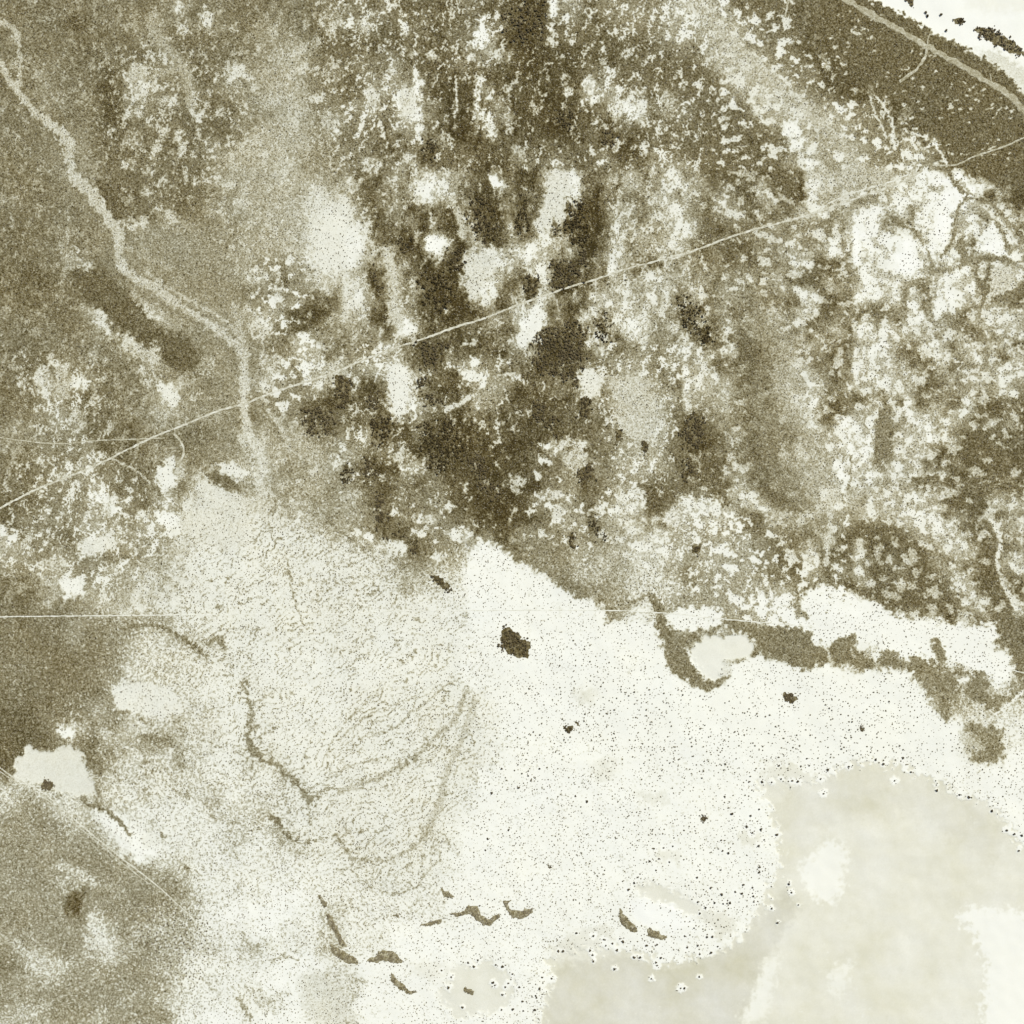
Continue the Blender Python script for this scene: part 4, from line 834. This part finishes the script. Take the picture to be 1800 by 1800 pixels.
def scatter_in(pts, spacing, r2, keep=1.0, warp=5):
    P = np.array(pts, float); lo_, hi_ = P.min(0)-6, P.max(0)+6
    xs = np.arange(lo_[0], hi_[0], spacing); ys = np.arange(lo_[1], hi_[1], spacing)
    X, Y = np.meshgrid(xs, ys); X = X.ravel()+(r2.random(X.size)-.5)*spacing*1.5; Y = Y.ravel()+(r2.random(Y.size)-.5)*spacing*1.5
    wx = fbm(X, Y, 12, 2, 121)*warp*0.5; wy = fbm(X, Y, 12, 2, 122)*warp*0.5
    ok = inside(X+wx, Y+wy, pts) & (r2.random(X.size) < keep*np.clip(1+0.8*fbm(X, Y*0.55, 12, 3, 123), 0.05, 1.8))
    return X[ok], Y[ok]
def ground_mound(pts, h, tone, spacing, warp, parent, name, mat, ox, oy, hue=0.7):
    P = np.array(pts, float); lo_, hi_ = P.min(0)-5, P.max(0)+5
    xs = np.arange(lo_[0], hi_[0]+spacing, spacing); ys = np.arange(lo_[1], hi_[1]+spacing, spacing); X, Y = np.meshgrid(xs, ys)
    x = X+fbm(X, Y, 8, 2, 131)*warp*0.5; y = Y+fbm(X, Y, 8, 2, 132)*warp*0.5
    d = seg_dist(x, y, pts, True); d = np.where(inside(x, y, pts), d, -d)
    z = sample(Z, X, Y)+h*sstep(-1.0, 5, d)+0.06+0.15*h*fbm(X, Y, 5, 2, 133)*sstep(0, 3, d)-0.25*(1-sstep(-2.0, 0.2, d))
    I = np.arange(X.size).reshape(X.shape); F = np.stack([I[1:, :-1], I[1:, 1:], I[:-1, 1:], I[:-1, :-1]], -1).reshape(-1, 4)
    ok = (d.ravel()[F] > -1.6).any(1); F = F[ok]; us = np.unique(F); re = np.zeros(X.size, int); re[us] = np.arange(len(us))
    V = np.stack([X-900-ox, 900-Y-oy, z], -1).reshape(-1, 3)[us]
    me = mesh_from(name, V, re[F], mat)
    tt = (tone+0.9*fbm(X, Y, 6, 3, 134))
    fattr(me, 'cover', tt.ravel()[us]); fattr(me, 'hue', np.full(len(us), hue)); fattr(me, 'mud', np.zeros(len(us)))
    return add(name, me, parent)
for i, (pts, rad, dens, tone, label) in enumerate(THICKET):
    r2 = np.random.default_rng(1000+i); P = np.array(pts, float); c_ = P.mean(0); ox, oy = c_[0]-900, 900-c_[1]
    e = bpy.data.objects.new('thicket', None); C.objects.link(e); e.location = (ox, oy, 0); e.empty_display_size = 5
    put(e, label, 'thicket', 'thickets of dark bush')
    rad *= 0.72; X, Y = scatter_in(pts, rad*1.2, r2, min(1, dens*0.95), 4 if rad < 1.8 else 11)
    R = rad*(0.45+0.6*r2.random(len(X))**1.5)
    zb = sample(Z, X, Y)+R*0.85
    V, F = clumps(X-900-ox, 900-Y-oy, R, zb, r2, 0.85)
    add('canopy', mesh_from('canopy', V, F, BUSHB if tone else BUSHM, False), e)['kind'] = 'stuff'
    if dens > 0.65:                       # dark brown litter floor under closed bush
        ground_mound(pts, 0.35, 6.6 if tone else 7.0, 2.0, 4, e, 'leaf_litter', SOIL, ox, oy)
    # a few stems carry the canopy
    k = max(3, min(40, len(X)//6)); sv, sf = [], []
    for q in r2.choice(len(X), min(k, len(X)), replace=False):
        x0, y0, z0 = X[q]-900-ox, 900-Y[q]-oy, zb[q]; g0 = z0-R[q]*0.85; b0 = len(sv)
        for zz, rr in ((g0-0.1, 0.22), (z0, 0.10)):
            for a in range(5): sv.append((x0+rr*math.cos(a*1.257), y0+rr*math.sin(a*1.257), zz))
        for a in range(5): sf.append((b0+a, b0+(a+1) % 5, b0+5+(a+1) % 5, b0+5+a))
    add('stems', mesh_from('stems', sv, sf, WOODM), e)['kind'] = 'stuff'
for i, (pts, label) in enumerate(BANK):
    r2 = np.random.default_rng(2000+i); P = np.array(pts, float); c_ = P.mean(0); ox, oy = c_[0]-900, 900-c_[1]
    e = bpy.data.objects.new('scrub_bank', None); C.objects.link(e); e.location = (ox, oy, 0); e.empty_display_size = 5
    put(e, label, 'scrub bank', 'banks of scrub on the southern flat')
    ground_mound(pts, 1.1, 5.4, 1.5, 2.5, e, 'mound', SOIL, ox, oy, 0.9)
    X, Y = scatter_in(pts, 2.0, r2, 0.8, 2.5); R = 0.5+0.7*r2.random(len(X)); zb = sample(Z, X, Y)+0.9+R*0.4
    V, F = clumps(X-900-ox, 900-Y-oy, R, zb, r2, 0.7); add('scrub', mesh_from('scrub', V, F, BANKM, False), e)['kind'] = 'stuff'

# single shrubs: three shapes, each a trunk with limbs under a crown of leaf clumps
def shrub_proto(k):
    r2 = np.random.default_rng(50+k); n_ = 26
    a = r2.random(n_)*6.283; q = r2.random(n_)**0.6; X = np.cos(a)*q*0.72; Y = np.sin(a)*q*0.72
    Zc = 0.75+0.42*(1-q**2)*r2.random(n_)+0.1*r2.random(n_); R = 0.24+0.16*r2.random(n_)
    V, F = clumps(X, Y, R, Zc, r2, 0.8); crown = mesh_from('crown', V, F, SHRUBM if k < 3 else BUSHM, False)
    sv, sf = [], []
    def limb(p0, p1, r0, r1):
        b0 = len(sv)
        for p_, rr in ((p0, r0), (p1, r1)):
            for j in range(5): sv.append((p_[0]+rr*math.cos(j*1.257), p_[1]+rr*math.sin(j*1.257), p_[2]))
        for j in range(5): sf.append((b0+j, b0+(j+1) % 5, b0+5+(j+1) % 5, b0+5+j))
    limb((0, 0, -0.05), (0.03, 0.02, 0.4), 0.09, 0.06)
    for j in range(5):
        t_ = j*1.257+r2.random(); limb((0.03, 0.02, 0.36), (0.5*math.cos(t_), 0.5*math.sin(t_), 0.8), 0.05, 0.02)
    return crown, mesh_from('trunk', sv, sf, WOODM)
PROTO = [shrub_proto(k) for k in range(4)]
def shrub(x, y, r, label, group, dark=False):
    k = 3 if dark else random.randrange(3); z = float(sample(Z, x, y))
    e = bpy.data.objects.new('shrub', None); C.objects.link(e); e.empty_display_size = 2
    e.location = W3(x, y, z); s_ = r; e.scale = (s_, s_*random.uniform(.85, 1.15), s_*0.9); e.rotation_euler = (0, 0, random.random()*6.28)
    put(e, label, 'shrub', group)
    cr = add('crown', PROTO[k][0], e); tr = add('trunk', PROTO[k][1], e)
for i, (x, y) in enumerate(S_N):
    shrub(x, y, 2.8, ['small dark shrub on the northern white pan, leftmost, the upper of a close pair','small dark shrub on the northern white pan, the lower of a close pair','small dark shrub on the northern white pan, left of the triangular bush clump','small dark shrub on the northern white pan, lowest and nearest the brown strip'][i], 'shrubs on the northern white pan', True)
spots = []
PANP = MUD[0][0]
for x, y in SHRUB_SPOT: spots.append((x, y, random.uniform(1.6, 2.7), True))
# further ones on the open white flat
r2 = np.random.default_rng(77); FLAT = [(850,1260),(1010,1120),(1120,1200),(1340,1240),(1560,1230),(1680,1350),(1500,1330),(1330,1370),(1340,1440),(1340,1530),(1200,1540),(1080,1560),(1000,1440),(900,1400)]
X, Y = scatter_in(FLAT, 19, r2, 0.45, 0)
taken = np.array([(a, b) for a, b, *_ in spots])
for x, y in zip(X, Y):
    if len(spots) >= 296: break
    if np.min(np.hypot(taken[:, 0]-x, taken[:, 1]-y)) > 8 and sample(T, x, y) < 3: spots.append((float(x), float(y), random.uniform(1.2, 1.8), False))
MARK = [('the wedge thicket',907,1130),('the small paired clumps',1005,1279),('the rightmost round clump',1388,1226),('the pan-corner clump',1237,1440),('the clump above the pan',1515,1281),('the lone tiny clump',966,1523),('the cup-shaped bank',912,1600),('the wavy bank',840,1610),('the crescent bank',1105,1618),('the white oval pan',1165,1600),('the curled bank',825,1740),('the hooked dark fringe',1245,1205),('the soft brown patch',1730,1305),('the beige pan top',1530,1345),('the beige pan left corner',1340,1390),('the white pan patch',1445,1530),('the lower pan edge',1000,1760),('the pan right margin',1770,1460),('the pan western shore',1300,1600)]
ORD = ['nearest','second nearest','third nearest','fourth nearest','fifth nearest','sixth nearest','seventh nearest','eighth nearest','ninth nearest','tenth nearest','eleventh nearest','twelfth nearest','thirteenth nearest','fourteenth nearest','fifteenth nearest','sixteenth nearest']
DIR = ['right','upper right','above','upper left','left','lower left','below','lower right']
cell_ = {}
for sp_ in spots:
    x, y, r, big = sp_; k = min(range(len(MARK)), key=lambda q: math.hypot(MARK[q][1]-x, MARK[q][2]-y))
    dx, dy = x-MARK[k][1], MARK[k][2]-y; sec = int(round(math.atan2(dy, dx)/(math.pi/4))) % 8
    cell_.setdefault((k, sec, big), []).append((math.hypot(dx, dy), sp_))
for (k, sec, big), lst in cell_.items():
    lst.sort(key=lambda q: q[0])
    for q, (d_, (x, y, r, _)) in enumerate(lst):
        kind_ = 'dark round shrub' if big else 'small grey shrub'
        shrub(x, y, r, '%s %s to %s, on its %s side' % (kind_, ORD[min(q, 15)], MARK[k][0], {'above': 'upper', 'below': 'lower'}.get(DIR[sec], DIR[sec])), 'shrubs dotted over the southern flat', big)

# ------------------------------------------------------------------ low scrub nobody could count: instanced tufts
def tuft_group(name, mat):
    g = bpy.data.node_groups.new(name, 'GeometryNodeTree'); n_ = g.nodes; L = g.links.new
    g.interface.new_socket('Geometry', in_out='INPUT', socket_type='NodeSocketGeometry'); g.interface.new_socket('Geometry', in_out='OUTPUT', socket_type='NodeSocketGeometry')
    gi = n_.new('NodeGroupInput'); go = n_.new('NodeGroupOutput')
    ic = n_.new('GeometryNodeMeshIcoSphere'); ic.inputs['Radius'].default_value = 1; ic.inputs['Subdivisions'].default_value = 2
    sp = n_.new('GeometryNodeSetPosition'); nz = n_.new('ShaderNodeTexNoise'); nz.inputs['Scale'].default_value = 1.9
    L(ic.outputs[0], sp.inputs[0]); ps = n_.new('GeometryNodeInputPosition'); L(ps.outputs[0], nz.inputs['Vector'])
    sb = n_.new('ShaderNodeVectorMath'); sb.operation = 'SUBTRACT'; sb.inputs[1].default_value = (.5, .5, .35); L(nz.outputs['Color'], sb.inputs[0])
    sc_ = n_.new('ShaderNodeVectorMath'); sc_.operation = 'SCALE'; sc_.inputs['Scale'].default_value = 1.5; L(sb.outputs[0], sc_.inputs[0]); L(sc_.outputs[0], sp.inputs['Offset'])
    sm = n_.new('GeometryNodeSetMaterial'); sm.inputs['Material'].default_value = mat; L(sp.outputs[0], sm.inputs[0])
    ip = n_.new('GeometryNodeInstanceOnPoints'); L(gi.outputs[0], ip.inputs['Points']); L(sm.outputs[0], ip.inputs['Instance'])
    rv = n_.new('FunctionNodeRandomValue'); rv.data_type = 'FLOAT_VECTOR'; rv.inputs[1].default_value = (0.3, 0.3, 6.283); L(rv.outputs[0], ip.inputs['Rotation'])
    at = n_.new('GeometryNodeInputNamedAttribute'); at.data_type = 'FLOAT'; at.inputs['Name'].default_value = 'size'
    cx = n_.new('ShaderNodeCombineXYZ'); mz = n_.new('ShaderNodeMath'); mz.operation = 'MULTIPLY'; mz.inputs[1].default_value = 0.75
    L(at.outputs[0], cx.inputs[0]); L(at.outputs[0], cx.inputs[1]); L(at.outputs[0], mz.inputs[0]); L(mz.outputs[0], cx.inputs[2]); L(cx.outputs[0], ip.inputs['Scale'])
    L(ip.outputs[0], go.inputs[0]); return g
def stuff(name, x, y, size, mat, label, cat):
    z = sample(Z, x, y)+size*0.3
    me = bpy.data.meshes.new(name); me.vertices.add(len(x)); me.vertices.foreach_set('co', np.stack([x-900, 900-y, z], -1).astype(np.float32).ravel())
    fattr(me, 'size', size); me.materials.append(mat); o = add(name, me)
    md = o.modifiers.new('tufts', 'NODES'); md.node_group = tuft_group(name, mat)
    return put(o, label, cat, None, 'stuff')
def jgrid(sp_, seed):
    r_ = np.random.default_rng(seed); g = np.arange(-60, 1860, sp_); X, Y = np.meshgrid(g, g)
    X = X.ravel()+(r_.random(X.size)-.5)*sp_*1.25; Y = Y.ravel()+(r_.random(X.size)-.5)*sp_*1.25
    return X, Y, r_
def off_way(x, y): return sample(WAYM, x, y) < 0.75
# 1. spaced dark shrubs of the bare crust and flats
X, Y, r_ = jgrid(6.4, 501)
t_ = sample(TS, X, Y); pan = sample(PANM, X, Y); nor = sample(NORTH, X, Y); fan = sample(FANF, X, Y)
d1 = np.clip(0.62+0.6*fbm(X, Y, 40, 4, 502), 0, 1)*(1-sstep(2.6, 4.5, t_))*(1-sstep(0.2, 0.6, pan))*(1-nor)
bare = sstep(0.15, 0.9, fbm(X, Y, 55, 2, 503)-0.55); d1 *= 1-0.8*bare
pk = inside(X, Y, [(225,1590),(300,1580),(370,1620),(365,1720),(330,1740),(260,1680)]); d1 = np.where(pk, 0.85, d1)
ok = (r_.random(X.size) < d1) & off_way(X, Y)
sz = 0.42+0.8*r_.random(X.size)**2.4+0.12*sstep(700, 1200, X)*sstep(1000, 1300, Y)
stuff('low_shrubs', X[ok], Y[ok], np.where(pk, sz+0.45, sz)[ok], SHRUBM, 'countless small dark shrubs dotted over the white flats', 'shrubs')
n1 = ok.sum()
# 2. fine tufts in strings and speckle on pale and middling ground
X, Y, r_ = jgrid(4.3, 601)
t_ = sample(T, X, Y); pan = sample(PANM, X, Y); nor = sample(NORTH, X, Y); st_ = sample(FANF*strings, X, Y)
d2 = np.clip(0.16+0.14*t_+0.75*st_+0.12*fbm(X, Y, 30, 2, 602), 0, 0.9)*(1-sstep(0.2, 0.6, pan))*(1-nor)
east = sstep(980, 1250, X)*sstep(1080, 1250, Y); d2 *= 1-0.6*east
ok = (r_.random(X.size) < d2) & off_way(X, Y)
sz = 0.35+0.75*r_.random(X.size)**1.6
stuff('grass_tufts', X[ok], Y[ok], sz[ok], TUFTM, 'countless dry tufts speckling the pale and brown ground', 'tufts')
# 3. bush cover of the darker ground
X, Y, r_ = jgrid(5.6, 701)
t_ = sample(T, X, Y); grove = np.clip(0.5+0.6*fbm(X+0.3*Y, Y*0.6, 30, 3, 702), 0, 1); strip = np.zeros(X.size)
core = np.exp(-(((X-860)/330)**2+((Y-470)/520)**2)**2)
d3 = (0.04+0.62*core*grove)*sstep(3.6, 6.5, t_)+0.10*sstep(4.5, 6.5, t_)
s1 = inside(X, Y, STRIP); d3 = np.where(s1, 0.12, d3)
ok = (r_.random(X.size) < d3) & off_way(X, Y)
sz = 0.5+0.9*r_.random(X.size)**1.8
stuff('bushes', X[ok], Y[ok], sz[ok], BUSHM, 'countless dark bushes scattered through the brown steppe', 'bushes')
